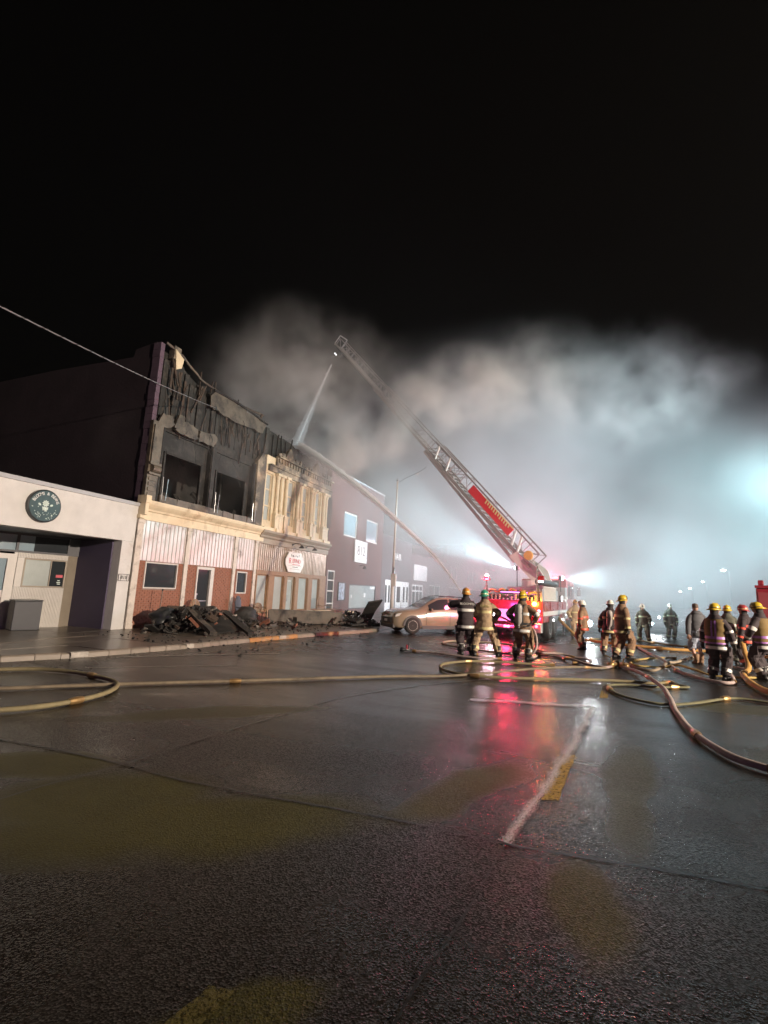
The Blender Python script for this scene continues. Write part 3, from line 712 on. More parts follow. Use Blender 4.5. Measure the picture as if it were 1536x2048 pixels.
# corner pilaster with scroll bracket
pil = MB(); pil.box(XF-.05, XF+.10, 12.36, 12.84, 4.62, 7.5); pil = pil.build('pilaster', MAT['scorch'], burn)
m = MB(); m.box(XF+.1, XF+.17, 12.40, 12.56, 5.95, 7.35); m.box(XF+.1,XF+.2,12.36,12.86,5.86,5.95); m.box(XF+.1,XF+.19,12.36,12.86,5.5,5.58)
m.lathe([(.02,0),(.14,0),(.14,.34),(.02,.34)], (XF+.16, 12.45, 5.72), 'y', 12); m.build('scroll_bracket', MAT['scorch'], pil)
m = MB()
for k in range(4): m.box(XF+.1, XF+.13, 12.44, 12.76, 4.72+k*.19, 4.84+k*.19)
m.build('panel_relief', MAT['scorch'], pil)
for a in (13.08, 15.9, 18.48):
    m = MB(); m.tube([(XF+.12,a,5.55),(XF+.12,a+.02,4.7),(XF+.12,a+.2,4.7),(XF+.12,a+.23,5.5)], .014, 5); m.build('bent_window_bar', MAT['alu'], burn)
m = MB(); m.prism([(18.62,4.62),(19.25,4.62),(19.25,8.0),(18.95,8.15),(18.6,7.7)], 'x', XF-.1, XF+.12); m.build('pilaster', MAT['cream_soot'], burn)
# ---------------------------------------------------------------- cream pressed-metal building
ref = thing('pressed_metal_building', 'two storey cream pressed metal front with tall narrow windows and brown shop front', 'building', (XF,22.8,0), world=True)
WN = [(19.55,20.12,4.95,7.35),(21.50,22.22,4.95,7.40),(23.0,23.70,4.95,7.42),(24.45,25.18,4.95,7.42)]
m = MB(); wall_with_holes(m, XF-.4, XF-.02, 19.46, 26.35, 4.62, 8.25, WN); m.build('upper_wall', MAT['cream'], ref)
for k, (a, b_, z0, z1) in enumerate(WN):
    window(ref, XF-.16, a, b_, z0, z1, MAT['glass_pale'], MAT['cream'], .06, (), (5.72,6.55), sill=True)
box('blind', MAT['inside'], ref, XF-1.2, XF-1.1, 19.5, 26.3, 4.62, 8.0)
def column(y, r_=.10):
    m = MB()
    m.box(XF-.02, XF+.20, y-.17, y+.17, 4.62, 5.30); m.box(XF-.02, XF+.24, y-.20, y+.20, 5.30, 5.38)
    m.lathe([(r_*1.25,0),(r_*1.25,.06),(r_,.12),(r_*.92,1.75),(r_*1.15,1.82),(r_*1.35,1.90),(r_*1.35,1.95)], (XF+.07, y, 5.38), 'z', 12)
    m.box(XF-.02, XF+.24, y-.19, y+.19, 7.33, 7.46); return m.build('column', MAT['cream'], ref)
for y in (20.42, 20.78, 21.26, 22.46, 22.76, 23.94, 24.22, 25.42, 25.72): column(y)
m = MB(); m.box(XF-.02, XF+.16, 19.46, 26.35, 4.47, 4.62); 
for y in (20.6, 21.3, 22.6, 24.1, 25.6): m.box(XF+.16, XF+.24, y-.2, y+.2, 4.45, 4.64)
m.build('sill_band', MAT['cream'], ref)
m = MB(); m.box(XF-.02, XF+.12, 19.6, 26.3, 7.47, 7.72); m.box(XF-.02, XF+.20, 19.6, 26.3, 7.72, 7.80); m.box(XF-.02, XF+.10, 20.2, 26.2, 7.80, 8.28)
for i in range(22): m.box(XF+.10, XF+.17, 20.3+i*.27, 20.42+i*.27, 8.05, 8.26)
m.build('entablature', MAT['cream_soot'], ref)
for y, s_ in ((21.3,1.0),(24.25,.8)):
    m = MB(); m.prism([(y-1.0*s_,8.29),(y+1.0*s_,8.29),(y+.35*s_,8.52),(y+.18*s_,8.95),(y,9.06),(y-.18*s_,8.9),(y-.4*s_,8.5)], 'x', XF-.05, XF+.16); m.build('pediment', MAT['cream_soot'], ref, bevel=.02)
m = MB(); m.box(XF-.02,XF+.24,20.2,26.3,8.283,8.36)
for i in range(18): m.obox((XF+.1, 20.4+i*.33+random.uniform(-.05,.05), 8.42+random.uniform(0,.14)), (.1, random.uniform(.12,.3), random.uniform(.12,.35)), (random.uniform(-.4,.4),0,0))
m.build('broken_cornice', MAT['cream_soot'], ref)
m = MB(); m.prism([(19.5,8.2),(26.3,8.2)]+[(y_, top_z(y_)-.2-.35*abs(mnoise.noise(Vector((y_*1.3,0,0))))) for y_ in [26.3-i*.4 for i in range(18)]], 'x', XF-.75, XF-.5); m.build('parapet', MAT['char'], ref)
m = MB()
for i in range(7): m.obox((XF-.45, 19.6+i*.42, 8.9+random.uniform(-.1,.1)), (.05,.07,1.5+random.uniform(-.4,.5)), (random.uniform(-.15,.15),0,0))
m.build('charred_stud', MAT['char'], ref)
# soot-black torn sheet at the right edge
m = MB(); m.prism([(25.75,7.3),(26.1,7.9),(26.45,7.2),(26.5,6.3),(26.4,5.5),(26.15,4.9),(26.0,5.6),(25.85,6.4)], 'x', XF+.02, XF+.10); m.build('torn_sheet', MAT['char2'], ref, bevel=.01)
box('party_wall', MAT['brick_dark'], ref, -36, XF-.45, 26.1, 26.35, 0, 9.4)
# lower cornice, ribbed metal and timber shop front
m = MB(); prof = [(XF-.1,3.80),(XF+.05,3.80),(XF+.05,4.05),(XF+.12,4.12),(XF+.14,4.20),(XF+.28,4.34),(XF+.30,4.44),(XF-.1,4.466)]
m.loft([[(x, yy, z) for x, z in prof] for yy in [19.30+i*(26.38-19.30)/10 for i in range(11)]], True); m.build('cornice', MAT['grey_wood'], ref)
m = MB(); wall_with_holes(m, XF-.3, XF-.03, 19.26, 26.35, .05, 3.80, [(19.4,26.2,.5,2.3)]); m.build('wall', MAT['brown_wood'], ref)
for a, b_ in ((19.30,21.0),(21.03,22.75),(22.78,24.6),(24.63,26.33)): corrugated('ribbed_panel', MAT['corr_brown'], ref, a, b_, 2.50, 3.795, XF-.02, .17)
m = MB(); m.box(XF-.03,XF+.05,19.28,26.33,2.30,2.495); m.build('shopfront_lintel', MAT['brown_wood'], ref)
for a, b_ in ((19.26,19.42),(20.30,20.86),(21.70,22.06),(22.80,23.22),(24.18,24.72),(25.52,26.33)):
    m = MB(); m.box(XF-.12,XF+.03,a,b_,.115,2.297); m.box(XF+.03,XF+.055,a+.05,b_-.05,.2,2.25); m.build('shopfront_post', MAT['brown_wood'], ref)
for a, b_ in ((19.42,20.30),(20.86,21.70),(23.22,24.18),(24.72,25.52)):
    box('stall_riser', MAT['brick'], ref, XF-.10, XF+.02, a, b_, .115, .52)
    w_ = frame_rect('window', MAT['brown_wood'], ref, XF-.06, a, b_, .525, 2.295, .05, .06); box('pane', MAT['glass_pale'], w_, XF-.075, XF-.068, a+.045, b_-.045, .57, 2.25)
m = MB(); m.box(XF-.12,XF-.06,22.07,22.17,.115,2.29); m.box(XF-.12,XF-.06,22.69,22.79,.115,2.29); m.box(XF-.12,XF-.06,22.17,22.69,2.14,2.29); m.box(XF-.12,XF-.06,22.17,22.69,.115,.40); d = m.build('door', MAT['grey_wood'], ref)
box('pane', MAT['glass_pale'], d, XF-.1, XF-.09, 22.165, 22.695, .395, 2.145); m = MB(); m.tube([(XF-.05,22.2,1.0),(XF-.0,22.2,1.02),(XF-.0,22.2,1.3),(XF-.05,22.2,1.32)], .015, 6); m.build('handle', MAT['alu'], d)
text_mesh('OPEN', .12, MAT['sign_white'], 'door_lettering', d, .002, M=FX(XF-.083, 22.43, 2.06))
# octagonal shop sign
sg = thing('octagonal_sign', 'white eight sided shop sign with red lettering on ribbed brown metal', 'sign', (XF+.05,22.6,3.08), world=True)
oct_ = [(21.69,3.22),(21.98,3.60),(23.22,3.60),(23.52,3.22),(23.52,2.94),(23.22,2.54),(21.98,2.54),(21.69,2.94)]
m = MB(); m.prism(oct_, 'x', XF+.03, XF+.09); m.build('sign_board', MAT['sign_white'], sg, bevel=.01)
text_mesh('R', .42, MAT['sign_red'], 'lettering', sg, .004, M=FX(XF+.095, 22.10, 3.12))
text_mesh('EFIND', .32, MAT['sign_red'], 'lettering', sg, .004, M=FX(XF+.095, 22.74, 3.13), space=.95)
m = MB()
for (y, z, a, b_) in ((22.2,3.43,.04,.13),(22.36,3.40,.10,.10),(22.64,3.42,.07,.07),(22.80,3.40,.06,.09),(22.96,3.44,.04,.14),(22.47,3.38,.03,.05)): m.box(XF+.09, XF+.096, y-a/2, y+a/2, z-b_/2, z+b_/2)
m.box(XF+.09,XF+.095,21.95,23.25,2.885,2.895); m.box(XF+.09,XF+.095,22.35,22.9,2.80,2.83); m.box(XF+.09,XF+.095,22.1,23.1,2.70,2.712)
m.build('sign_print', MAT['sign_black'], sg)
m = MB()
for i in range(9): m.box(XF+.09,XF+.095,22.36+i*.085,22.41+i*.085,2.925,2.975)
m.build('sign_print', MAT['sign_red'], sg)
for y in (22.3, 23.7):
    g = MB(); g.tube(smooth_path([(XF+.05,y,4.0),(XF+.25,y,4.08),(XF+.5,y,4.05),(XF+.62,y,3.95)],4), .018, 6)
    g.lathe([(.03,.02),(.05,0),(.15,-.12),(.16,-.14)], (XF+.62,y,3.96), 'z', 14); g.lathe([(.06,0),(.06,.02)], (XF+.05,y,4.0), 'x', 10)
    tag(g.build('gooseneck_lamp', MAT['dark_metal']), 'unlit gooseneck lamp %s the octagonal sign' % ('above the left part of' if y < 23 else 'above the right end of'), 'wall lamp', 'gooseneck lamps over the shop sign')
# ---------------------------------------------------------------- brick shop with the number sign
b812 = thing('brick_shop', 'dark red brick two storey shop with two square upper windows', 'building', (XF,31,0), world=True)
H = [(28.50,30.60,5.30,6.92),(32.25,34.50,5.30,6.95),(26.60,27.55,.05,2.90),(29.85,34.55,.45,2.13)]
m = MB(); wall_with_holes(m, XF-.35, XF, 26.38, 35.58, .05, 9.3, H); m.build('wall', MAT['brick_dark'], b812)
box('parapet_coping', MAT['coping'], b812, XF-.4, XF+.05, 26.38, 35.6, 9.303, 9.42)
box('side_wall', MAT['brick_dark'], b812, -36, XF-.352, 35.3, 35.58, 0, 9.0); box('roof', MAT['dark_metal'], b812, -36, XF-.36, 26.4, 35.3, 8.7, 8.85)
window(b812, XF-.08, 28.50, 30.60, 5.30, 6.92, MAT['glass_reflect'], MAT['frame_white'], .09, (), ())
window(b812, XF-.08, 32.25, 34.50, 5.30, 6.95, MAT['glass_reflect'], MAT['frame_white'], .09, (), ())
d = frame_rect('door', MAT['frame_white'], b812, XF-.05, 26.60, 27.55, .115, 2.90, .08, .08, (), (.85,1.62,2.28))
for a, b_ in ((.2,.81),(.89,1.58),(1.66,2.24),(2.32,2.82)): box('pane', MAT['glass'], d, XF-.06, XF-.052, 26.67, 27.48, a-.01, b_+.01)
s_ = window(b812, XF-.06, 29.85, 34.55, .45, 2.13, MAT['glass_pale'], MAT['dark_metal'], .07, (), (), sill=False, name='shop_window')
for (y, z, a, b_) in ((30.25,1.2,.12,.2),(32.4,1.25,.35,.3),(33.5,1.85,1.3,.25)): box('window_notice', MAT['sign_white'], s_, XF-.05, XF-.046, y, y+a, z, z+b_)
box('stall_riser', MAT['brick_dark'], b812, XF-.3, XF+.02, 29.8, 34.6, .115, .447)
ps = thing('notice_board', 'blue and white poster in a frame between the red shop door and window', 'poster', (XF,28.6,1.6), world=True)
frame_rect('poster_frame', MAT['dark_metal'], ps, XF+.03, 28.10, 29.15, 1.02, 2.2, .06, .05); box('poster', pm('pale_blue_poster', (.42,.50,.62), .4, .9, 6, 0), ps, XF+.008, XF+.02, 28.14, 29.11, 1.06, 2.16)
s8 = thing('number_sign', 'square white sign reading 812 hung on the red brick wall', 'sign', (XF,31.2,4.4), world=True)
box('sign_board', MAT['sign_white'], s8, XF+.03, XF+.12, 30.20, 32.28, 3.66, 5.20, bevel=.01)
text_mesh('812', .92, MAT['sign_black'], 'lettering', s8, .004, M=FX(XF+.126, 31.24, 4.45) @ Matrix.Diagonal((1,1.05,1,1)))
box('sign_print', MAT['sign_black'], s8, XF+.12, XF+.125, 30.75, 31.75, 3.85, 3.875)
m = MB(); m.tube([(XF,31.3,3.45),(XF+.3,31.3,3.5),(XF+.42,31.3,3.42)], .025, 6); m.lathe([(.05,.06),(.09,0),(.17,-.16)], (XF+.42,31.3,3.4), 'z', 12)
tag(m.build('sign_lamp', MAT['dark_metal']), 'small dark wall lamp below the 812 sign', 'wall lamp')
# ---------------------------------------------------------------- salon and what follows it down the street
sal = thing('hair_salon', 'dark grey single storey salon with white panelled doors', 'building', (XF,39,0), world=True)
H = [(36.55,38.0,.05,2.72),(39.05,42.85,.05,2.66)]
m = MB(); wall_with_holes(m, XF-.35, XF, 35.6, 43.2, .05, 6.3, H); m.build('wall', pm('charcoal_render', (.11,.10,.11), .8, .2, 2, .1), sal)
box('roof', MAT['dark_metal'], sal, -36, XF-.36, 35.6, 43.2, 5.9, 6.0)
text_mesh('HAIR', .85, MAT['sign_white'], 'lettering', sal, .03, M=FX(XF+.04, 39.1, 4.7), space=1.05)
def panel_door(par, y0, y1, z1, ng):
    d = box('door', MAT['white'], par, XF-.12, XF-.06, y0, y1, .115, z1)
    wd = (y1-y0)/ng
    for k in range(ng):
        box('pane', MAT['glass'], d, XF-.06, XF-.05, y0+wd*k+wd*.25, y0+wd*(k+1)-wd*.25, .85, z1-.45)
    m = MB(); m.tube([(XF-.05,y1-.12,1.0),(XF+.0,y1-.12,1.0),(XF+.0,y1-.12,1.3),(XF-.05,y1-.12,1.3)], .015, 6); m.build('handle', MAT['alu'], d)
panel_door(sal, 36.57, 37.98, 2.70, 2); panel_door(sal, 39.07, 40.9, 2.64, 1); panel_door(sal, 40.95, 42.83, 2.64, 2)
nxt = thing('far_shop', 'dim plum coloured shop with a blank white sign panel beyond the salon', 'building', (XF,48,0), world=True)
H = [(43.6,47.2,.05,2.5),(49.5,54.0,.6,2.6)]
m = MB(); wall_with_holes(m, XF-.35, XF, 43.22, 57.0, .05, 5.4, H); m.build('wall', pm('plum_render', (.13,.09,.10), .8, .2, 2, .1), nxt)
box('roof', MAT['dark_metal'], nxt, -36, XF-.36, 43.2, 57, 5.0, 5.1)
d = frame_rect('door', MAT['white'], nxt, XF-.05, 43.6, 47.2, .115, 2.5, .14, .08, (44.8,46.0), (1.9,))
box('pane', MAT['glass'], d, XF-.06, XF-.052, 43.7, 47.1, .2, 2.4)
window(nxt, XF-.05, 49.5, 54.0, .6, 2.6, MAT['glass'], MAT['frame_white'], .1, (51.7,), ())
box('sign_panel', MAT['sign_white'], nxt, XF+.01, XF+.1, 43.85, 48.2, 2.92, 4.42)
for (a, b_, h, c_) in ((57.02,68,7.5,(.14,.10,.09)),(68.02,82,9,(.12,.10,.10)),(82.02,98,6.5,(.16,.13,.11))):
    t_ = thing('street_building', {57.02:'hazy brick building just past the plum coloured shop',68.02:'taller hazy building deep in the smoke',82.02:'last faint building at the end of the row'}[a], 'building', (XF,a+4,0), world=True)
    hs = [(a+1.5+i*3, a+2.8+i*3, 3.6, 5.2) for i in range(int((b_-a-2)/3))]+[(a+1.2,b_-1.2,.6,2.6)]
    m = MB(); wall_with_holes(m, XF-.4, XF, a, b_, .05, h, hs); m.build('wall', pm('far_brick', c_, .85, .2, 2, .1), t_)
    box('roof', MAT['dark_metal'], t_, -34, XF-.41, a, b_, h-.3, h-.2)
    for q in hs: window(t_, XF-.1, *q, MAT['glass'], MAT['frame_white'], .1)
# ================================================================== VEHICLES
MAT['fire_red'] = pm('fire_engine_red_paint', (.27, .02, .025), .28, .08, 3, .0, coat=.5)
MAT['truck_white'] = pm('white_truck_paint', (.66, .62, .60), .3, .08, 3, .0, coat=.4)
MAT['treadplate'] = pm('aluminium_treadplate', (.42, .41, .41), .38, .2, 18, .25, 60, metal=.6)
MAT['rubber'] = pm('tyre_rubber', (.018, .018, .019), .75, .2, 12, .2)
MAT['chrome'] = pm('bright_metal', (.62, .60, .58), .22, .1, 5, .05, metal=.9)
MAT['ladder_metal'] = pm('ladder_aluminium', (.36, .32, .32), .5, .15, 4, .05, metal=.3)
MAT['alloy'] = pm('pale_alloy', (.60, .58, .56), .3, .1, 5, .02, metal=.2)
MAT['hose_tan'] = pm('tan_hose_jacket', (.33, .265, .19), .8, .3, 8, .3, 90, stain=(.16,.12,.09), stain_scale=1.5, stain_amt=.35)
MAT['hose_orange'] = pm('orange_hose_jacket', (.48, .26, .07), .75, .3, 8, .3, 90)
MAT['shutter'] = pm('pale_roller_shutter', (.55, .52, .58), .4, .05, 3, .0)
MAT['reflective'] = pm('silver_reflective_tape', (.62, .60, .56), .4, .15, 10, .05)
MAT['red_lens'] = glow('lit_red_lens', (1.0, .06, .12), 14)
MAT['white_lens'] = glow('lit_white_lens', (1.0, .9, .92), 14)
MAT['amber_lens'] = glow('lit_amber_lens', (1.0, .42, .04), 26)
MAT['cool_lens'] = glow('lit_cool_flood_lens', (.75, .95, 1.0), 60)
MAT['violet_strip'] = glow('lit_violet_strip', (.62, .22, 1.0), 5)
def wheel(name, parent, c, r_, w_, side, hub=None):
    """wheel turning about the local X axis; side = +1 / -1 says which way it faces"""
    t = MB(); cx, cy, cz = c
    t.lathe([(r_*.62,-w_/2*side),(r_*.93,-w_/2*side),(r_,-w_*.35*side),(r_,w_*.35*side),(r_*.93,w_/2*side),(r_*.62,w_/2*side)], c, 'x', 28)
    o = t.build(name, MAT['rubber'], parent, smooth=True)
    h = MB(); h.lathe([(r_*.60,w_*.1*side),(r_*.64,w_*.50*side),(r_*.58,w_*.50*side),(r_*.52,w_*.25*side)], c, 'x', 24)
    for k in range(5):
        a = 2*math.pi*k/5; b_ = a+.35
        p = [(0.12*r_, a-.5), (.56*r_, a-.02), (.56*r_, b_), (.12*r_, b_+.2)]
        h.add([(cx+side*w_*.46, cy+q*math.cos(t_), cz+q*math.sin(t_)) for q, t_ in p]+[(cx+side*w_*.36, cy+q*math.cos(t_), cz+q*math.sin(t_)) for q, t_ in p], [(0,1,2,3),(7,6,5,4),(0,4,5,1),(1,5,6,2),(2,6,7,3),(3,7,4,0)])
    h.lathe([(.01,w_*.50*side),(r_*.16,w_*.48*side),(r_*.17,w_*.3*side)], c, 'x', 12)
    h.build('rim', hub or MAT['alloy'], o)
    d = MB(); d.lathe([(.02,w_*.12*side),(r_*.58,w_*.10*side)], c, 'x', 20); d.build('brake_disc', MAT['dark_metal'], o)
    return o
# ---------------------------------------------------------------- aerial ladder truck
TL = Vector((-2.38, 20.9, 0)); TR = R(-7)
truck = thing('ladder_truck', 'red aerial ladder truck seen from behind with its long ladder raised over the fire', 'fire truck', TL, TR)
Tinv = (Matrix.Translation(TL) @ Matrix.Rotation(TR, 4, 'Z')).inverted(); Tm = Tinv.inverted()
def TW(p): return Tm @ Vector(p)
def tb(name, mat, *b, par=None, bev=0.0): return box(name, mat, par or truck, *b, bevel=bev)
tb('chassis', MAT['dark_metal'], -1.0, 1.0, .35, 10.0, .38, .72)
body = tb('body', MAT['fire_red'], -1.24, 1.24, .10, 6.6, .74, 1.62, bev=.03)
tb('body_side_band', MAT['truck_white'], 1.243, 1.252, .2, 6.5, 1.02, 1.20, par=body); tb('body_side_band', MAT['truck_white'], -1.252, -1.243, .2, 6.5, 1.02, 1.20, par=body)
for k in range(4): tb('locker_door', MAT['fire_red'], 1.243, 1.262, .35+k*1.5+(.6 if k > 1 else 0), 1.55+k*1.5+(.6 if k > 1 else 0), 1.23, 1.58, par=body, bev=.01)
for x in (-1.1, 1.1): tb('rear_step_end', MAT['treadplate'], x-.14, x+.14, -.26, .1, .36, .74, bev=.02)
tb('rear_step', MAT['treadplate'], -.955, .955, -.28, .1, .50, .60, bev=.015)
m = MB()
for k in range(11): m.box(-.62, .62, .055, .095, .745+k*.045, .785+k*.045)
m.build('roller_shutter', MAT['shutter'], truck)
for s_ in (-1, 1): 
    m = MB(); m.box(s_*.65, s_*1.2, .06, .097, .76, 1.25)
    for k in range(4): m.prism([(s_*(.68+k*.13), .77),(s_*(.75+k*.13), .77),(s_*(.82+k*.13) if .82+k*.13 < 1.19 else s_*1.19, 1.24),(s_*(.75+k*.13), 1.24)], 'y', .05, .06)
    m.build('rear_corner_panel', MAT['fire_red'], truck)
hb = MB(); hb.box(-1.22,-1.14,.12,4.2,1.62,2.12); hb.box(1.14,1.22,.12,4.2,1.62,2.12); hb.box(-1.14,1.14,3.9,4.2,1.62,2.25); hb.box(-1.14,1.14,.12,3.9,1.25,1.30); hb.build('hose_bed', MAT['treadplate'], truck)
rg = random.Random(21); m = MB()
for lay in range(7):
    for k in range(13):
        x = -1.08+k*.167; z = 1.335+lay*.082
        if lay > 4 and rg.random() < .35: continue
        m.tube([(x, .16+rg.uniform(-.05,.05), z), (x+.02, 1.9, z+.01), (x, 3.8, z)], .04, 6, flat=.9)
        m.ball((x+.04, .16, z), .055, .06, .04, 8, 5)
hl = m.build('folded_hose_load', MAT['hose_tan'], truck); hl['kind'] = 'stuff'
m = MB()
for k in range(5): m.tube(smooth_path([(-1.0+k*.42,.2,1.93),(-.85+k*.42,.12,2.02+.05*math.sin(k)),(-.65+k*.42,.2,1.95)],4), .05, 6)
o_ = m.build('folded_hose_load', MAT['hose_orange'], truck); o_['kind'] = 'stuff'
tb('light_strip', MAT['violet_strip'], -.45, .65, -.0, .03, 1.93, 1.955)
tb('cross_bar', MAT['chrome'], -1.2, 1.2, .04, .09, 1.96, 2.0)
for (x, z, r_, k) in ((-.98,.62,.0,0),):
    pass
def lens(name, mat, x, y, z, r_, dep=.05):
    m = MB(); m.lathe([(.005,-dep),(r_*.8,-dep),(r_,-dep*.4),(r_,0)], (x,y,z), 'y', 14); return m.build(name, mat, truck)
lens('rear_scene_light', MAT['white_lens'], -.80, .05, 1.02, .10)
for x in (-.20, -.04): lens('marker_light', MAT['red_lens'], x, -.28, .56, .055)
lens('tail_light', MAT['white_lens'], .98, .05, .98, .10); lens('marker_light', MAT['red_lens'], 1.05, -.27, .62, .05)
lens('tail_light', MAT['red_lens'], -1.02, .05, .86, .08); lens('tail_light', MAT['red_lens'], 1.10, .05, 1.22, .07)
lens('amber_warning_light', MAT['amber_lens'], .93, .04, 1.50, .10)
# lamp posts at the rear corners
for x, hh in ((-1.12, 2.42), (1.02, 3.05)):
    m = MB(); m.tube([(x,.2,1.6),(x,.2,hh)], .035, 8); m.tube([(x,.2,1.6),(x,.2,2.2)], .06, 8); m.build('corner_post', MAT['chrome'], truck)
m = MB(); m.box(-1.24,-.98,.1,.35,2.42,2.50); m.box(-1.2,-1.02,.12,.32,2.50,2.58); m.build('beacon', MAT['fire_red'], truck)
tb('beacon_lens', MAT['cool_lens'], -1.16, -1.06, .16, .28, 2.585, 2.66); tb('beacon_lens', MAT['red_lens'], -1.16, -1.0, .09, .098, 2.43, 2.49)
tb('beacon', MAT['fire_red'], 1.06, 1.30, .15, .35, 2.46, 2.66, bev=.03); tb('beacon_lens', MAT['white_lens'], 1.07, 1.26, .14, .148, 2.39, 2.45)
# right-hand upper works: slatted rack, hard suction tube, white lamp
m = MB()
for k in range(14): m.box(1.18, 1.24, .5+k*.22, .60+k*.22, 1.68, 2.20)
m.box(1.17,1.25,.45,3.6,1.64,1.68); m.box(1.17,1.25,.45,3.6,2.20,2.24); m.build('slatted_rack', MAT['frame_white'], truck)
m = MB(); m.tube([(1.0,.6,2.42),(1.1,4.2,2.42)], .13, 14); m.tube([(1.0,.55,2.42),(1.0,.66,2.42)], .15, 14); m.build('suction_hose', MAT['black'], truck)
tb('scene_light', MAT['dark_metal'], 1.24, 1.34, 4.4, 4.8, 1.62, 1.9); tb('scene_light_lens', MAT['white_lens'], 1.343, 1.352, 4.43, 4.77, 1.65, 1.87)
for x, y, z in ((1.26,2.5,.80),(1.26,4.6,.74),(1.26,6.2,.95)): m = MB(); m.ball((x,y,z),.05,.06,.05,8,6); m.build('side_marker', MAT['white_lens'], truck)
# pump panel and gauges
tb('pump_panel', MAT['treadplate'], -1.22, 1.22, 6.62, 7.4, .74, 2.35)
m = MB()
for k in range(4):
    for j in range(3): m.lathe([(.01,.0),(.08,.0),(.08,.03)], (1.225, 6.75+k*.17, 1.1+j*.35), 'x', 10)
m.build('gauge', MAT['frame_white'], truck)
# cab
m = MB(); prof = [(7.45,.62),(10.3,.62),(10.35,1.4),(10.25,2.5),(10.1,2.78),(7.45,2.78)]
m.prism(prof[::-1], 'x', -1.22, 1.22); cab = m.build('cab', MAT['fire_red'], truck, bevel=.06)
tb('cab_roof', MAT['truck_white'], -1.18, 1.18, 7.5, 10.0, 2.785, 2.84, par=cab)
for s_ in (-1, 1):
    for a, b_ in ((7.7,8.6),(8.85,9.95)): tb('window', MAT['glass'], s_*1.224, s_*1.236, a, b_, 1.75, 2.5, par=cab)
    tb('grab_rail', MAT['chrome'], s_*1.26, s_*1.29, 8.70, 8.73, 1.0, 2.4, par=cab)
    tb('mirror', MAT['chrome'], s_*1.42, s_*1.62, 9.9, 9.98, 1.95, 2.45, par=cab)
tb('rear_window', MAT['glass'], -.8, .8, 7.43, 7.448, 2.38, 2.7, par=cab)
tb('light_bar', MAT['red_lens'], -.9, .9, 9.2, 9.45, 2.85, 2.98, par=cab)
for s_ in (-1, 1):
    for y in (2.1, 3.45, 8.9): wheel('wheel', truck, (s_*1.02, y, .54), .54, .36, s_)
    tb('mudguard', MAT['dark_metal'], s_*1.05, s_*1.262, 1.5, 4.05, .74, .98)
    m = MB(); m.box(s_*1.245, s_*1.40, 5.0, 5.35, .55, 1.1); m.box(s_*1.27,s_*1.35,5.1,5.25,.0,.56); m.box(s_*1.15,s_*1.5,4.95,5.4,.0,.04); m.build('outrigger', MAT['chrome'], truck)
# scene floodlights on stalks
for nm, p, d in (('left', (-.95,5.2,3.15), -1), ('right', (1.05,6.3,2.72), 1)):
    m = MB(); m.tube([(p[0],p[1],2.1),(p[0],p[1],p[2])], .025, 6); m.obox((p[0],p[1],p[2]+.1), (.16,.36,.22), (0,R(12)*d,0)); f = m.build('floodlight', MAT['dark_metal'], truck)
    m = MB(); m.obox((p[0]+d*.09,p[1],p[2]+.1), (.02,.32,.18), (0,R(12)*d,0)); m.build('lens', MAT['cool_lens'], f)
# turntable and ladder
m = MB(); m.lathe([(.85,2.0),(.85,2.2),(.6,2.25),(.55,2.6)], (0,4.6,0), 'z', 20); m.build('turntable', MAT['truck_white'], truck)
P0 = Tinv @ Vector((-1.95,25.4,3.35)); P1 = Tinv @ Vector((-16.0,29.5,19.5))
LA = (P1-P0).normalized(); LL = (P1-P0).length; LS = LA.cross(Vector((0,0,1))).normalized(); LU = LS.cross(LA).normalized()
if LU.z < 0: LU = -LU
def LP(t, s_, u): return P0+LA*t+LS*s_+LU*u
m = MB()
for s_ in (-.62, .62):
    for dd in (0,):
        pts = [LP(-.5,s_,-.35), LP(1.3,s_,-.25), LP(1.2,s_,.15), LP(-.2,s_,.55), LP(-.75,s_,.3)]
        base = [Vector((pts[0].x+.1,4.6-.45,2.25)), Vector((pts[0].x+.3,4.6+.45,2.25))]
    c = [LP(-.6,s_,.35), LP(.8,s_,.1), LP(.9,s_,-.35)]
    q = c+[Vector((.35, 4.6+s_*.5, 2.2)), Vector((.95, 4.6+s_*.5, 2.2))]
    off = LS*.05
    m.add([p-off for p in q]+[p+off for p in q], [(0,1,2,3,4),(9,8,7,6,5)]+[(i,(i+1)%5,(i+1)%5+5,i+5) for i in range(5)])
m.build('ladder_pedestal', MAT['truck_white'], truck)
m = MB(); m.tube([TM_ for TM_ in (Vector((.75,4.6,2.3)), LP(3.2,0,-.35))], [.11,.10], 10); m.build('lift_cylinder', MAT['chrome'], truck)
rung_me = None
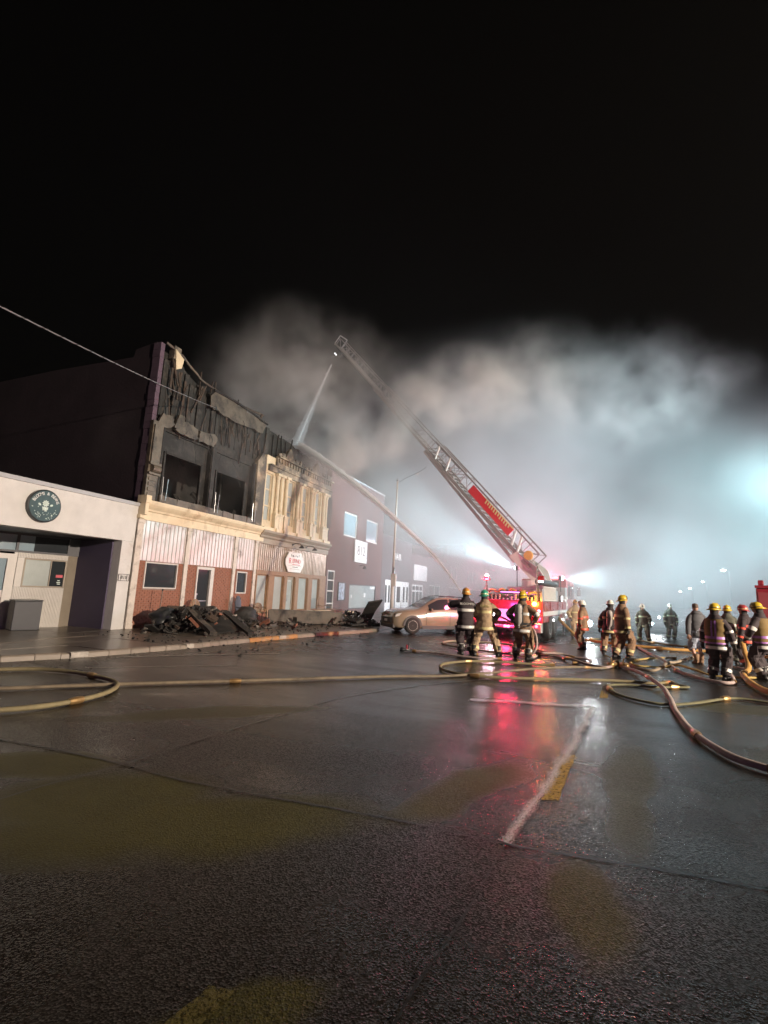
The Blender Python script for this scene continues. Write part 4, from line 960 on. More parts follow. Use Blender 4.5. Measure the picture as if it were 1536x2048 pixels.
def ladder_section(t0, t1, h, w_, u0, bay, rail):
    sec = MB()
    for s_ in (-w_/2, w_/2):
        sec.beam(LP(t0,s_,u0), LP(t1,s_,u0), rail*1.5, rail*2.2)
        sec.beam(LP(t0+.15,s_,u0+h), LP(t1-.15,s_,u0+h), rail, rail)
    o = sec.build('ladder_section', MAT['ladder_metal'], truck)
    lat = MB(); n = int((t1-t0)/bay)
    for s_ in (-w_/2, w_/2):
        for i in range(n+1):
            t = t0+.15+(t1-t0-.3)*i/n; lat.beam(LP(t,s_,u0), LP(t,s_,u0+h), rail*.5)
            if i < n:
                t2 = t0+.15+(t1-t0-.3)*(i+1)/n
                lat.beam(LP(t,s_,u0 if i % 2 else u0+h), LP(t2,s_,u0+h if i % 2 else u0), rail*.42)
    lat.build('lattice', MAT['ladder_metal'], o)
    nr = int((t1-t0)/.36); me = None
    for i in range(nr):
        t = t0+.3+i*.36
        if me is None:
            r_ = MB(); r_.beam(LP(t,-w_/2,u0), LP(t,w_/2,u0), .04); ob = r_.build('rung', MAT['ladder_metal'], o); me = ob.data; tt = t
        else: link_mesh('rung', me, o, loc=LA*(t-tt))
    return o
ladder_section(-.2, 9.2, .82, 1.0, .0, .95, .08)
ladder_section(6.5, 15.8, .66, .84, .09, .85, .065)
ladder_section(13.2, LL, .55, .68, .16, .7, .05)
m = MB(); m.beam(LP(.6,-.25,-.42), LP(9.4,-.25,-.16), .16, .17); m.build('lower_beam', MAT['truck_white'], truck)
m = MB(); m.tube([LP(.5,.2,-.12), LP(LL-.6,.2,.1)], [.085,.06], 8); m.build('waterway_pipe', MAT['chrome'], truck)
sgn = MB(); a = -.60
for q in ([(1.75,.27),(5.2,.27),(5.2,.74),(1.75,.74)],):
    sgn.add([LP(t,a,u) for t, u in q]+[LP(t,a+.03,u) for t, u in q], [(0,1,2,3),(7,6,5,4),(0,4,5,1),(1,5,6,2),(2,6,7,3),(3,7,4,0)])
sgn = sgn.build('ladder_sign_board', pm('red_ladder_sign', (.75,.03,.05), .35, .05, 3, 0), truck)
m = MB()
for k in range(12):
    t = 2.0+k*.17; hh = .05+.05*abs(math.sin(k*1.9)); m.add([LP(t,a-.012,.62-hh), LP(t+.09,a-.012,.62-hh), LP(t+.13,a-.012,.68+hh*.5), LP(t+.05,a-.012,.68+hh*.5)], [(0,1,2,3)])
m.add([LP(1.8,a-.014,.70),LP(4.4,a-.014,.735),LP(4.4,a-.014,.755),LP(1.8,a-.014,.775)], [(0,1,2,3)])
m.build('sign_print', pm('pale_yellow_print', (.85,.72,.35), .4, .1, 3, 0), sgn)
m = MB()
c0 = LP(.25,-.62,.40); rot = Matrix((LA, LU, LS)).transposed()
m.lathe([(.01,.06),(.20,.06),(.24,.03),(.24,-.03)], c0, 'z', 20, mat=Matrix((LA, LU, -LS)).transposed()); m.build('pivot_cap', pm('amber_pivot_cap', (.75,.42,.10), .4, .1, 3, 0), truck)
for t in (1.55, 2.0):
    m = MB(); m.beam(LP(t-.75,-.55,.1), LP(t-.35,-.55,.78), .13, .08); m.build('ladder_bracket', MAT['white'], truck)
for t in (7.2, 8.3): m = MB(); m.beam(LP(t-.05,-.55,.1), LP(t+.3,-.55,.8), .10, .06); m.build('ladder_bracket', MAT['white'], truck)
# monitor at the tip
m = MB(); m.tube([LP(LL-.7,0,.0), LP(LL-.5,-.1,-.5), LP(LL-.35,-.2,-.75)], [.08,.09,.06], 8); m.obox(LP(LL-.75,0,-.2), (.3,.3,.35)); m.build('tip_nozzle', MAT['dark_metal'], truck)
m = MB(); m.beam(LP(LL,-.38,.1), LP(LL,-.38,.85), .05); m.beam(LP(LL,.38,.1), LP(LL,.38,.85), .05); m.beam(LP(LL,-.38,.85), LP(LL,.38,.85), .05); m.beam(LP(LL,-.38,.1), LP(LL,.38,.1), .05); m.build('tip_guard', MAT['ladder_metal'], truck)
for dt in (.55,.75): m = MB(); m.ball(LP(LL-dt,-.3,-.35), .06,.06,.06,8,6); m.build('tip_lamp', glow('dim_tip_lamp', (.9,.95,1), 1.5), truck)
TIP = TW(LP(LL-.35,-.2,-.78))
# lamps of the truck
lamp('truck_flood_left', 'SPOT', TW((-1.12,5.2,3.25)), 20000, (.55,.90,1.0), .12, TW((-9,6.6,7.2)), 40, .8)
lamp('truck_flood_right', 'SPOT', TW((1.22,6.3,2.82)), 9000, (.55,.90,1.0), .12, TW((10,12,2.9)), 50, .7)
lamp('truck_side_light', 'SPOT', TW((1.40,4.6,1.76)), 700, (.95,1.0,.92), .1, (3.4,25.6,1.3), 60, .7)
lamp('truck_rear_white', 'SPOT', TW((-.80,-.08,1.02)), 90, (1.0,.75,.85), .1, TW((-.9,-6,.2)), 140, .7)
lamp('truck_red_left', 'POINT', TW((-.12,-.42,.60)), 120, (1.0,.02,.07), .08)
lamp('truck_red_right', 'POINT', TW((1.02,-.38,.90)), 100, (1.0,.02,.06), .08)
lamp('truck_red_side', 'SPOT', TW((-1.40,.5,1.15)), 480, (1.0,.03,.10), .1, TW((-3.0,3.2,.8)), 80, .8)
lamp('truck_amber', 'POINT', TW((.93,-.14,1.50)), 90, (1.0,.45,.06), .08)
lamp('truck_beacon_left', 'POINT', TW((-1.12,-.15,2.75)), 220, (1.0,.14,.28), .1)
lamp('truck_beacon_top', 'POINT', TW((0,9.3,3.25)), 900, (1.0,.16,.30), .12)
lamp('truck_violet', 'AREA', TW((.1,-.45,1.26)), 20, (.62,.16,1.0), .5, TW((.0,.06,1.0)))
# ---------------------------------------------------------------- small white crossover parked nose to the kerb
CL = Vector((-5.97, 21.66, 0))
car = thing('parked_car', 'white compact crossover parked nose in to the kerb beside the debris', 'car', CL, R(131.3))
MAT['car_paint'] = pm('champagne_car_paint', (.25,.20,.145), .22, .05, 2, 0, coat=.8)
MAT['clad'] = pm('grey_plastic_cladding', (.05,.05,.052), .6, .15, 6, .1)
st = [ # y, z_low, z_belt, z_top, half width low, belt, top   (front = +y)
 (2.22,.34,.62,.70,.62,.66,.60),(2.16,.28,.72,.84,.76,.80,.70),(1.95,.24,.80,.95,.86,.88,.76),(1.55,.22,.88,1.02,.90,.90,.78),(1.05,.22,.94,1.07,.90,.91,.76),
 (.85,.22,.97,1.14,.90,.91,.70),(.45,.22,.99,1.40,.90,.91,.64),(.05,.22,1.0,1.56,.90,.91,.60),(-.45,.22,1.01,1.60,.90,.91,.60),(-1.0,.22,1.02,1.58,.90,.91,.60),
 (-1.55,.22,1.04,1.50,.90,.90,.60),(-1.92,.26,1.06,1.34,.88,.88,.60),(-2.12,.30,1.02,1.14,.84,.84,.66),(-2.24,.36,.90,.98,.74,.76,.64)]
rings = []
for (y, zl, zb, zt, a, b_, c) in st:
    rings.append([(-a*.92,y,zl),(-a,y,zl+.08),(-a*1.01,y,(zl+zb)/2),(-b_,y,zb),(-(b_+c)/2-.015,y,(zb+zt)/2),(-c,y,zt-.03),(-c*.8,y,zt),(c*.8,y,zt),(c,y,zt-.03),((b_+c)/2+.015,y,(zb+zt)/2),(b_,y,zb),(a*1.01,y,(zl+zb)/2),(a,y,zl+.08),(a*.92,y,zl)])
m = MB(); m.loft(rings, True); cb = m.build('body', MAT['car_paint'], car, smooth=True)
bm = bmesh.new(); bm.from_mesh(cb.data); bmesh.ops.recalc_face_normals(bm, faces=bm.faces); bm.to_mesh(cb.data); bm.free()
def side_pt(s_, y, f):
    for q0, q1 in zip(st[:-1], st[1:]):
        if q1[0] <= y <= q0[0]:
            t = (q0[0]-y)/(q0[0]-q1[0]); v = [q0[i]+(q1[i]-q0[i])*t for i in range(7)]; break
    zb, zt, b_, c = v[2], v[3], v[5], v[6]
    if f < .5: k = f*2; x = b_+((b_+c)/2+.015-b_)*k; z = zb+((zb+zt)/2-zb)*k
    else: k = f*2-1; x = (b_+c)/2+.015+(c-(b_+c)/2-.015)*k; z = (zb+zt)/2+(zt-.03-(zb+zt)/2)*k
    return (s_*(x+.012), y, z+.003)
for s_ in (-1, 1):
    for ya, yb in ((.60,-.40),(-.47,-1.30),(-1.36,-1.78)):
        m = MB(); n = 6; vs = []
        for i in range(n+1):
            y = ya+(yb-ya)*i/n; top = .9 if y < .05 else .9-(y-.05)*.25
            vs += [side_pt(s_, y, .08), side_pt(s_, y, .5), side_pt(s_, y, max(.5, top))]
        m.add(vs, [(i*3+j, i*3+j+1, i*3+j+4, i*3+j+3) for i in range(n) for j in range(2)]); m.build('window', MAT['glass'], car)
    for yc in (1.36, -1.34):
        m = MB(); rr = []
        for i in range(13):
            a = math.pi*i/12; rr.append([(s_*.905, yc+.44*math.cos(a), .34+.44*math.sin(a)),(s_*.925, yc+.44*math.cos(a), .34+.44*math.sin(a)),(s_*.925, yc+.34*math.cos(a), .34+.34*math.sin(a)),(s_*.86, yc+.34*math.cos(a), .34+.34*math.sin(a))])
        m.loft(rr, True); m.build('wheel_arch', MAT['clad'], car)
        m = MB(); m.lathe([(.01,0),(.37,0)], (s_*.906, yc, .36), 'x', 20); m.build('wheel_well', MAT['rubber'], car)
        wheel('wheel', car, (s_*.83, yc, .35), .35, .24, s_)
    box('sill_cladding', MAT['clad'], car, s_*.885, s_*.925, -.92, .92, .22, .36)
    m = MB(); m.ball((s_*1.0,.52,1.03), .09,.06,.07,10,6); m.build('mirror', MAT['car_paint'], car, smooth=True)
    m = MB(); m.prism([(1.98,.74),(2.17,.70),(2.12,.82),(1.85,.88)], 'x', s_*.70, s_*.885); m.build('headlight', MAT['glass_pale'], car, bevel=.01)
    box('tail_light', MAT['sign_red'], car, s_*.62, s_*.86, -2.20, -2.08, .92, 1.02)
    for yy in (.02,-1.0): box('door_handle', MAT['chrome'], car, s_*.912, s_*.935, yy-.32, yy-.16, .88, .91)
    for yy in (.72,-.43,-1.3): box('door_seam', MAT['rubber'], car, s_*.899, s_*.914, yy-.006, yy+.006, .38, .96)
m = MB(); m.add([(-.66,.88,1.09),(.66,.88,1.09),(.57,.12,1.545),(-.57,.12,1.545)], [(0,1,2,3)]); w_ = m.build('windscreen', MAT['glass'], car)
w_.data.transform(Matrix.Translation((0,.03,.025)))
m = MB(); m.box(-.62,.62,2.14,2.25,.44,.66); m.build('grille', MAT['clad'], car); m = MB(); m.box(-.75,.75,2.08,2.23,.22,.40); m.build('bumper', MAT['clad'], car, bevel=.03)
box('number_plate', MAT['white'], car, -.16, .16, 2.25, 2.262, .48, .58)
for s_ in (-1,1): m = MB(); m.tube([(s_*.56,.0,1.60),(s_*.57,-.5,1.645),(s_*.56,-1.4,1.60)], .02, 6); m.build('roof_rail', MAT['clad'], car)
# ---------------------------------------------------------------- red pumper cut by the right edge of the frame
pum = thing('pumper_truck', 'pinkish red pumper standing at the right edge behind the vest wearers', 'fire truck', (7.14,20.1,0), R(-19))
b_ = box('body', MAT['fire_red'], pum, -1.25, 1.25, 0, 6.2, .7, 2.42, bevel=.03)
for a, c in ((-1.2,-.72),(-.62,.62),(.72,1.2)): box('locker_door', pm('faded_red_shutter', (.30,.06,.07), .45, .1, 3, 0), b_, a, c, -.02, -.001, .85, 2.28, bevel=.012)
box('top_rail', MAT['fire_red'], pum, -1.27, 1.27, -.03, 6.2, 2.425, 2.52)
box('beacon', MAT['fire_red'], pum, -1.18, -1.02, .05, .2, 2.525, 2.70, bevel=.02)
for x in (-.72,-.5): 
    m = MB(); m.tube([(x,.1,2.52),(x,.1,2.72)], .02, 6); m.lathe([(.02,.08),(.10,.06),(.13,-.06),(.12,-.07)], (x,.1,2.80), 'y', 14); m.build('work_lamp', MAT['chrome'], pum)
box('tail_step', MAT['treadplate'], pum, -1.25, 1.25, -.4, -.025, .45, .6)
box('cab', MAT['fire_red'], pum, -1.22, 1.22, 6.3, 9.0, .6, 2.7, bevel=.06)
for s_ in (-1,1):
    for y in (1.9, 7.9): wheel('wheel', pum, (s_*1.02, y, .52), .52, .34, s_)
    lens_ = MB(); lens_.lathe([(.005,-.05),(.07,-.04),(.08,0)], (s_*1.1,-.001,.78), 'y', 12); lens_.build('tail_light', MAT['sign_red'], pum)
# headlights of vehicles hidden in the smoke
for i, (x, y, z, s_, lab) in enumerate(((.75,26.4,.62,.13,'bright headlamp behind the firefighter in the red banded coat'),(4.35,33.0,.55,.07,'small far headlamp behind the man in the hoodie'),(4.9,34.0,.9,.06,'tiny far lamp left of the man in the hoodie'))):
    t_ = thing('headlamp', lab, 'headlamp', (x,y,z-.0), group='headlamps shining through the smoke')
    m = MB(); m.lathe([(.02,.10),(s_*1.25,.06),(s_*1.3,-.02)], (0,0,0), 'y', 14); m.build('housing', MAT['dark_metal'], t_)
    m = MB(); m.lathe([(.005,-.05),(s_*.8,-.04),(s_*1.1,-.021)], (0,0,0), 'y', 14); m.build('lens', MAT['cool_lens'], t_)
    lamp('headlamp_light', 'SPOT', (x,y-.12,z), [120,40,30][i], (1,.95,.95), .06, (x-.3,0,.4), 70, .8)
# distant street lamps above the fog
for i, (px_, py_, pz_) in enumerate(((15.27,60,5.45),(19.8,90,5.4),(19.9,100,4.6),(20.2,110,4.2))):
    t_ = thing('street_lamp', ['nearest and highest street lamp glowing in the smoke at right','second street lamp deeper in the smoke','third dim street lamp near the horizon','farthest faint street lamp above the hoses'][i], 'street lamp', (px_,py_,0), group='street lamps glowing through the smoke')
    m = MB(); m.tube([(0,0,0),(0,0,pz_-.1),(-.4,0,pz_)], .06, 6); m.build('pole', MAT['dark_metal'], t_)
    m = MB(); m.ball((-.5,0,pz_), .22,.16,.10,10,6); m.build('lamp_head', glow('lit_street_lamp', (.85,1,1), 40), t_)
# ================================================================== PEOPLE
MAT['skin'] = pm('skin', (.50, .30, .22), .55, .12, 6, .05)
MAT['glove'] = pm('dark_glove', (.05, .045, .04), .8, .3, 8, .2)
MAT['hood'] = pm('dark_hood_cloth', (.04, .036, .038), .9, .2, 8, .2)
MAT['boot'] = pm('black_rubber_boot', (.022, .02, .02), .5, .2, 8, .1)
MAT['tan_coat'] = pm('tan_turnout_cloth', (.40, .28, .17), .85, .3, 5, .7, 18, stain=(.12,.085,.06), stain_scale=3, stain_amt=.35)
MAT['dark_coat'] = pm('black_turnout_cloth', (.045, .032, .036), .85, .3, 5, .5, 22)
MAT['brown_coat'] = pm('brown_turnout_cloth', (.28, .17, .10), .85, .3, 5, .7, 18, stain=(.08,.055,.04), stain_scale=3, stain_amt=.4)
MAT['green_coat'] = pm('dull_turnout_cloth', (.12, .12, .09), .85, .3, 5, .5, 22)
MAT['grey_hoodie'] = pm('grey_hoodie_cloth', (.11, .11, .12), .9, .2, 5, .4, 22)
MAT['denim'] = pm('faded_denim', (.30, .33, .40), .85, .25, 6, .4, 30)
MAT['tape_silver'] = MAT['reflective']
MAT['tape_yellow'] = pm('yellow_reflective_tape', (.68, .58, .28), .4, .15, 10, .05)
MAT['tape_red'] = pm('red_reflective_tape', (.75, .10, .06), .4, .15, 10, .05)
MAT['tape_lime'] = pm('lime_reflective_tape', (.60, .72, .50), .4, .15, 10, .05)
MAT['tape_violet'] = pm('violet_sheen_tape', (.42, .18, .52), .4, .15, 10, .05)
MAT['vest'] = pm('orange_yellow_vest_mesh', (.19, .12, .035), .8, .2, 8, .2)
MAT['strap'] = pm('black_harness_strap', (.03, .028, .03), .7, .2, 8, .1)
MAT['tank'] = pm('grey_air_cylinder', (.36, .33, .31), .35, .15, 5, .03)
for nm, c in (('orange',(.62,.27,.05)),('green',(.03,.30,.20)),('yellow',(.62,.42,.03)),('white',(.72,.70,.66)),('red',(.40,.05,.05))):
    MAT['helmet_'+nm] = pm(nm+'_helmet_shell', c, .3, .12, 5, .02, coat=.3)
def ring_at(c, ax, rx, ry, fwd, n, seed, amp):
    ax = ax.normalized(); side = fwd.cross(ax)
    if side.length < 1e-3: side = Vector((1,0,0)).cross(ax)
    side.normalize(); f2 = ax.cross(side).normalized(); out = []
    for j in range(n):
        a = 2*math.pi*j/n; p = side*math.cos(a)*rx+f2*math.sin(a)*ry
        k = 1+amp*mnoise.noise(Vector((c.x*7+math.cos(a)*1.7+seed, c.y*7+math.sin(a)*1.7, c.z*11)))+amp*.55*mnoise.noise(Vector((math.cos(a)*3.1+seed*2, math.sin(a)*3.1+c.x*9, c.z*26)))
        out.append(c+p*k)
    return out
def limb_curve(pts, rad, sub=5):
    pp = smooth_path(pts, sub); rr = []
    for i in range(len(pp)):
        t = i/(len(pp)-1)*(len(rad)-1); k = min(int(t), len(rad)-2); f = t-k; rr.append(rad[k]+(rad[k+1]-rad[k])*f)
    return pp, rr
def ik(a, b_, l1, l2, hint):
    d = b_-a; L_ = min(d.length, (l1+l2)*.995); d.normalize(); x = (l1*l1-l2*l2+L_*L_)/(2*L_); h = math.sqrt(max(0, l1*l1-x*x))
    hn = hint-d*hint.dot(d); hn.normalize(); return a+d*x+hn*h, a+d*L_
def person(label, loc, rz, S_=1.0, feet=((-.14,0),(.14,0)), hands=((-.30,.10,.80),(.30,.10,.80)), elbow=((-1,-.4,-.2),(1,-.4,-.2)), lean=(0,0), turn=0.0, nod=0.0,
           coat='tan_coat', pants=None, tape='tape_silver', helmet='yellow', tank=False, vest=False, gear=True, shorts=False, knee=None, gloves=True, name_text=None, bend=.0, seed=1, foot_rot=(0.2,-0.2), collar_light=False, group='firefighters at the scene'):
    V = Vector; p = thing('person', label, 'person', loc, rz, group)
    p.scale = (S_,)*3
    lx, ly = lean
    pel = V((lx*.25, ly*.25, .96-bend)); chest = V((lx*.7, ly*.7, 1.30-bend)); sh = V((lx, ly, 1.46-bend)); neck = V((lx*1.1, ly*1.15+.01, 1.55-bend)); head = V((lx*1.2, ly*1.3+.03, 1.665-bend))
    hips = [pel+V((-.10,0,-.04)), pel+V((.10,0,-.04))]
    ank = [V((feet[0][0], feet[0][1], .10)), V((feet[1][0], feet[1][1], .10))]
    kh = knee or (V((-.15,1,0)), V((.15,1,0)))
    kn = []
    for i in range(2):
        k_, a_ = ik(hips[i], ank[i], .45, .44, V(kh[i])); kn.append(k_)
    shl = [sh+V((-.19,0,-.04)), sh+V((.19,0,-.04))]
    el, wr = [], []
    for i in range(2):
        e_, w_ = ik(shl[i], V(hands[i]), .30, .27, V(elbow[i])); el.append(e_); wr.append(w_)
    # ---- the body: one skinned skeleton with fingers and head joined on
    vs = [pel, chest, sh, neck, head-V((0,.02,.06))]; ed = [(0,1),(1,2),(2,3),(3,4)]; rad = [.13,.14,.10,.058,.055]
    def addv(v, r_, par): vs.append(v); rad.append(r_); ed.append((par, len(vs)-1)); return len(vs)-1
    for i in range(2):
        a = addv(hips[i], .10, 0); a = addv(kn[i], .062, a); a = addv(ank[i]+V((0,0,.0)), .045, a)
        f = foot_rot[i]; a = addv(ank[i]+V((math.sin(-f)*.13, math.cos(f)*.13, -.06)), .036, a)
    hand_i = []
    for i in range(2):
        a = addv(shl[i], .068, 2); a = addv(el[i], .048, a); a = addv(wr[i], .034, a)
        d = (wr[i]-el[i]).normalized(); pa = addv(wr[i]+d*.075, .036, a); hand_i.append((wr[i], d))
    me = bpy.data.meshes.new('person_body'); me.from_pydata([tuple(v) for v in vs], ed, [])
    o = bpy.data.objects.new('tmp_body', me); COL.objects.link(o)
    sk = o.modifiers.new('skin', 'SKIN'); sk.use_smooth_shade = True
    for k, r_ in enumerate(rad): me.skin_vertices[0].data[k].radius = (r_, r_)
    me.skin_vertices[0].data[0].use_root = True
    o.modifiers.new('sub', 'SUBSURF').levels = 1
    dg = bpy.context.evaluated_depsgraph_get(); ev = bpy.data.meshes.new_from_object(o.evaluated_get(dg)); bpy.data.objects.remove(o)
    mb = MB(); mb.add([v.co for v in ev.vertices], [tuple(q.vertices) for q in ev.polygons], 1)
    for q, f in zip(range(len(mb.f)), mb.f):
        c = sum((V(mb.v[i]) for i in f), V())/len(f)
        near = min((c-w_).length for w_, d in hand_i)
        mb.m[q] = (2 if gloves else 0) if near < .12 else (0 if (shorts and .12 < c.z < .62) else 1)
    bpy.data.meshes.remove(ev)
    # fingers
    hm_ = 2 if gloves else 0
    for (w_, d), s_ in zip(hand_i, (-1, 1)):
        sd = d.cross(V((0,0,1)));  sd = sd.normalized() if sd.length > .1 else V((0,1,0)); cur = d.cross(sd).normalized()
        if cur.z > 0: cur = -cur
        for k in range(4):
            b0 = w_+d*.085+sd*(k-1.5)*.022; ln = (.072,.082,.078,.06)[k]
            mb.tube([b0-d*.03, b0+d*ln*.4, b0+d*ln*.75+cur*ln*.25, b0+d*ln*.85+cur*ln*.6], [.012,.0115,.010,.008], 6, hm_)
        mb.tube([w_+d*.03+sd*.03*s_, w_+d*.06+sd*.06*s_+cur*.015, w_+d*.095+sd*.062*s_+cur*.035], [.014,.012,.009], 6, hm_)
    # head
    hr = Euler((nod, 0, turn)).to_matrix(); rings = []
    for i in range(11):
        t = i/10; th = math.pi*(.03+.94*t); rr = math.sin(th)**.85; z = -.125*math.cos(th); ring = []
        for j in range(14):
            a = 2*math.pi*j/14; fx = math.cos(a); fy = math.sin(a)
            x = .076*rr*fx*(1-.18*max(0, -z/.12)); y = .095*rr*fy
            if fy > 0: y *= 1-.10*max(0, -z/.12)+.03
            if fy > .9: y += .020*math.exp(-((z+.012)/.022)**2)+.006*math.exp(-((z+.075)/.02)**2)-.006*math.exp(-((z-.02)/.012)**2)
            ring.append(head+hr@V((x,y,z)))
        rings.append(ring)
    mb.loft(rings, True, 0)
    for s_ in (-1,1):
        mb.ball(head+hr@V((s_*.078,-.005,-.005)), .012,.022,.032, 8, 6, 0, hr); mb.ball(head+hr@V((s_*.030,.083,.012)), .012,.008,.007, 8, 5, 2, hr)
    mb.ball(head+hr@V((0,.086,-.052)), .024,.008,.006, 8, 4, 2, hr)
    b_ = mb.build('body', [MAT['skin'], MAT['hood'] if gear else MAT['grey_hoodie'], MAT['glove']], p, smooth=True)
    # ---- clothes
    cm = MAT[coat]; pmt = MAT[pants] if pants else cm; fw = V((0,1,0)); N_ = 18; bulk = 1.0 if gear else .93
    ts = [(.70,.225,.185),(.78,.228,.188),(.95,.218,.178),(1.10,.226,.182),(1.26,.236,.185),(1.38,.228,.17),(1.455,.205,.15),(1.51,.135,.12),(1.58,.105,.105)]
    def spine(z):
        z_ = z-.0
        for a, c in ((.70,V((lx*.05,ly*.05,0))),):
            pass
        k = (z-.70)/.88; return V((lx*max(0,k)**1.0, ly*max(0,k)**1.0, z-bend*min(1,max(0,(z-.5)/.3))))
    def torso_ring(z, extra=0.0, amp=.11):
        for (za, xa, ya), (zb, xb, yb) in zip(ts[:-1], ts[1:]):
            if za <= z <= zb+1e-6: t = (z-za)/(zb-za); return ring_at(spine(z), V((lx*.6,ly*.6,1)), (xa+(xb-xa)*t)*bulk+extra, (ya+(yb-ya)*t)*bulk+extra, fw, N_, seed, amp)
    m = MB(); zs = [.70+.88*i/26 for i in range(27)]; zs = zs if gear else [z for z in zs if z > .80]
    m.loft([torso_ring(z) for z in zs], True)
    sl = [None, None]
    for i in range(2):
        pp, rr = limb_curve([shl[i]+V((0,0,-.01)) - V(((-1,1)[i]*.05,0,0)), shl[i]*.45+el[i]*.55, el[i], el[i]*.5+wr[i]*.5, wr[i]+(wr[i]-el[i]).normalized()*.01], [.10*bulk,.092*bulk,.085*bulk,.080*bulk,.068*bulk])
        sl[i] = (pp, rr); rg_ = []
        for k in range(len(pp)):
            t = pp[min(k+1,len(pp)-1)]-pp[max(k-1,0)]; rg_.append(ring_at(pp[k], t, rr[k], rr[k], fw, 14, seed+3, .17))
        m.loft(rg_, True)
    j_ = m.build('coat' if gear else 'hoodie', cm, p, smooth=True)
    lg = [None, None]; m = MB()
    m.loft([ring_at(V((pel.x, pel.y, z-bend)), V((0,0,1)), r_*1.0, r_*.82, fw, N_, seed+1, .05) for z, r_ in ((.80,.15),(.84,.19),(.92,.205),(1.02,.195))], True)
    for i in range(2):
        end = ank[i]+V((0,0,.0)) if not shorts else kn[i]*.6+ank[i]*.4
        pts = [hips[i]+V((0,0,.04)), hips[i]*.5+kn[i]*.5, kn[i], kn[i]*.5+ank[i]*.5, ank[i]+V((0,0,.02))] if not shorts else [hips[i]+V((0,0,.04)), hips[i]*.5+kn[i]*.5, kn[i], kn[i]*.8+ank[i]*.2]
        pp, rr = limb_curve(pts, [.135,.125,.112,.108,.105] if gear else ([.135,.12,.105,.102] if shorts else [.125,.11,.09,.08,.075])); lg[i] = (pp, rr); rg_ = []
        for k in range(len(pp)):
            t = pp[min(k+1,len(pp)-1)]-pp[max(k-1,0)]; rg_.append(ring_at(pp[k], t, rr[k], rr[k], fw, 14, seed+5+i, .22))
        m.loft(rg_, True)
    if gear:
        for i, s_ in ((0,-1),(1,1)):
            c = hips[i]*.45+kn[i]*.55; m.obox(c+V((s_*.115,0,0)), (.05,.16,.20), (0,0,0))
    m.build('jean_shorts' if shorts else 'trousers', pmt, p, smooth=not True)
    if gear and tape:
        tm = MAT[tape]
        def tband(z0, z1, e=.007):
            m = MB(); m.loft([torso_ring(z0, e), torso_ring((z0+z1)/2, e), torso_ring(z1, e)], False); return m.build('reflective_band', tm, p, smooth=True)
        tband(1.19,1.265); tband(.735,.805)
        for i in range(2):
            pp, rr = sl[i]
            for k0 in (int(len(pp)*.40), int(len(pp)*.84)):
                m = MB(); rg_ = []
                for k in (k0, k0+1, k0+2):
                    k = min(k, len(pp)-1); t = pp[min(k+1,len(pp)-1)]-pp[max(k-1,0)]; rg_.append(ring_at(pp[k], t, rr[k]+.007, rr[k]+.007, fw, 14, seed+3, .17))
                m.loft(rg_, False); m.build('reflective_band', tm, p, smooth=True)
            pp, rr = lg[i]; k0 = int(len(pp)*.80); m = MB(); rg_ = []
            for k in (k0, k0+1, k0+2):
                k = min(k, len(pp)-1); t = pp[min(k+1,len(pp)-1)]-pp[max(k-1,0)]; rg_.append(ring_at(pp[k], t, rr[k]+.007, rr[k]+.007, fw, 14, seed+5+i, .22))
            m.loft(rg_, False); m.build('reflective_band', tm, p, smooth=True)
    # boots
    for i in range(2):
        f = foot_rot[i]; Rz = Euler((0,0,f)).to_matrix(); m = MB(); c = V((ank[i].x, ank[i].y, 0)); rings = []
        for y, wx, h in ((-.10,.035,.06),(-.085,.05,.10),(-.03,.052,.12),(.04,.050,.11),(.11,.052,.085),(.165,.045,.06),(.19,.025,.035)):
            rings.append([c+Rz@V((wx*math.cos(a), y, h*.5+h*.5*math.sin(a))) for a in [2*math.pi*j/10 for j in range(10)]])
        m.loft(rings, True); m.tube([c+V((0,-.02,.06)), c+V((0,-.02,.30))], [.062,.075], 10); m.build('boot', MAT['boot'] if gear else MAT['brown_coat'], p, smooth=True)
    # head wear
    if helmet:
        hmat = MAT['helmet_'+helmet]; m = MB(); rings = []
        def HP(x, y, z): return head+hr@V((x,y,z))
        for (r_, z, bk) in ((1.0,.035,1.0),(1.0,.06,1.0),(.97,.095,1.0),(.88,.13,1.0),(.70,.158,1.0),(.42,.175,1.0),(.12,.182,1.0)):
            rings.append([HP(.108*r_*math.cos(a), .13*r_*math.sin(a)-.01, z) for a in [2*math.pi*j/20 for j in range(20)]])
        m.loft(rings, True); h_ = m.build('helmet', hmat, p, smooth=True)
        m = MB(); ra, rb, rc_ = [], [], []
        for j in range(24):
            a = 2*math.pi*j/24; bk = .075 if math.sin(a) < -.3 else .04; dz = -.035*max(0, -math.sin(a))
            ra.append(HP(.104*math.cos(a), .126*math.sin(a)-.01, .045)); rb.append(HP((.108+bk*.8)*math.cos(a), (.13+bk)*math.sin(a)-.01, .022+dz)); rc_.append(HP(.10*math.cos(a), .122*math.sin(a)-.01, .028))
        m.loft([ra, rb, rc_], False); m.build('helmet_brim', hmat, h_, smooth=True)
        m = MB(); m.tube([HP(0,-.13,.085), HP(0,-.06,.178), HP(0,.06,.182), HP(0,.125,.10)], [.012,.014,.014,.012], 6); m.build('helmet_ridge', hmat, h_)
        m = MB(); m.loft([[HP(.111*math.cos(a), .134*math.sin(a)-.01, z) for a in [2*math.pi*j/20 for j in range(20)]] for z in (.058,.076)], False); m.build('helmet_band', MAT['tape_yellow'] if helmet != 'yellow' else MAT['strap'], h_)
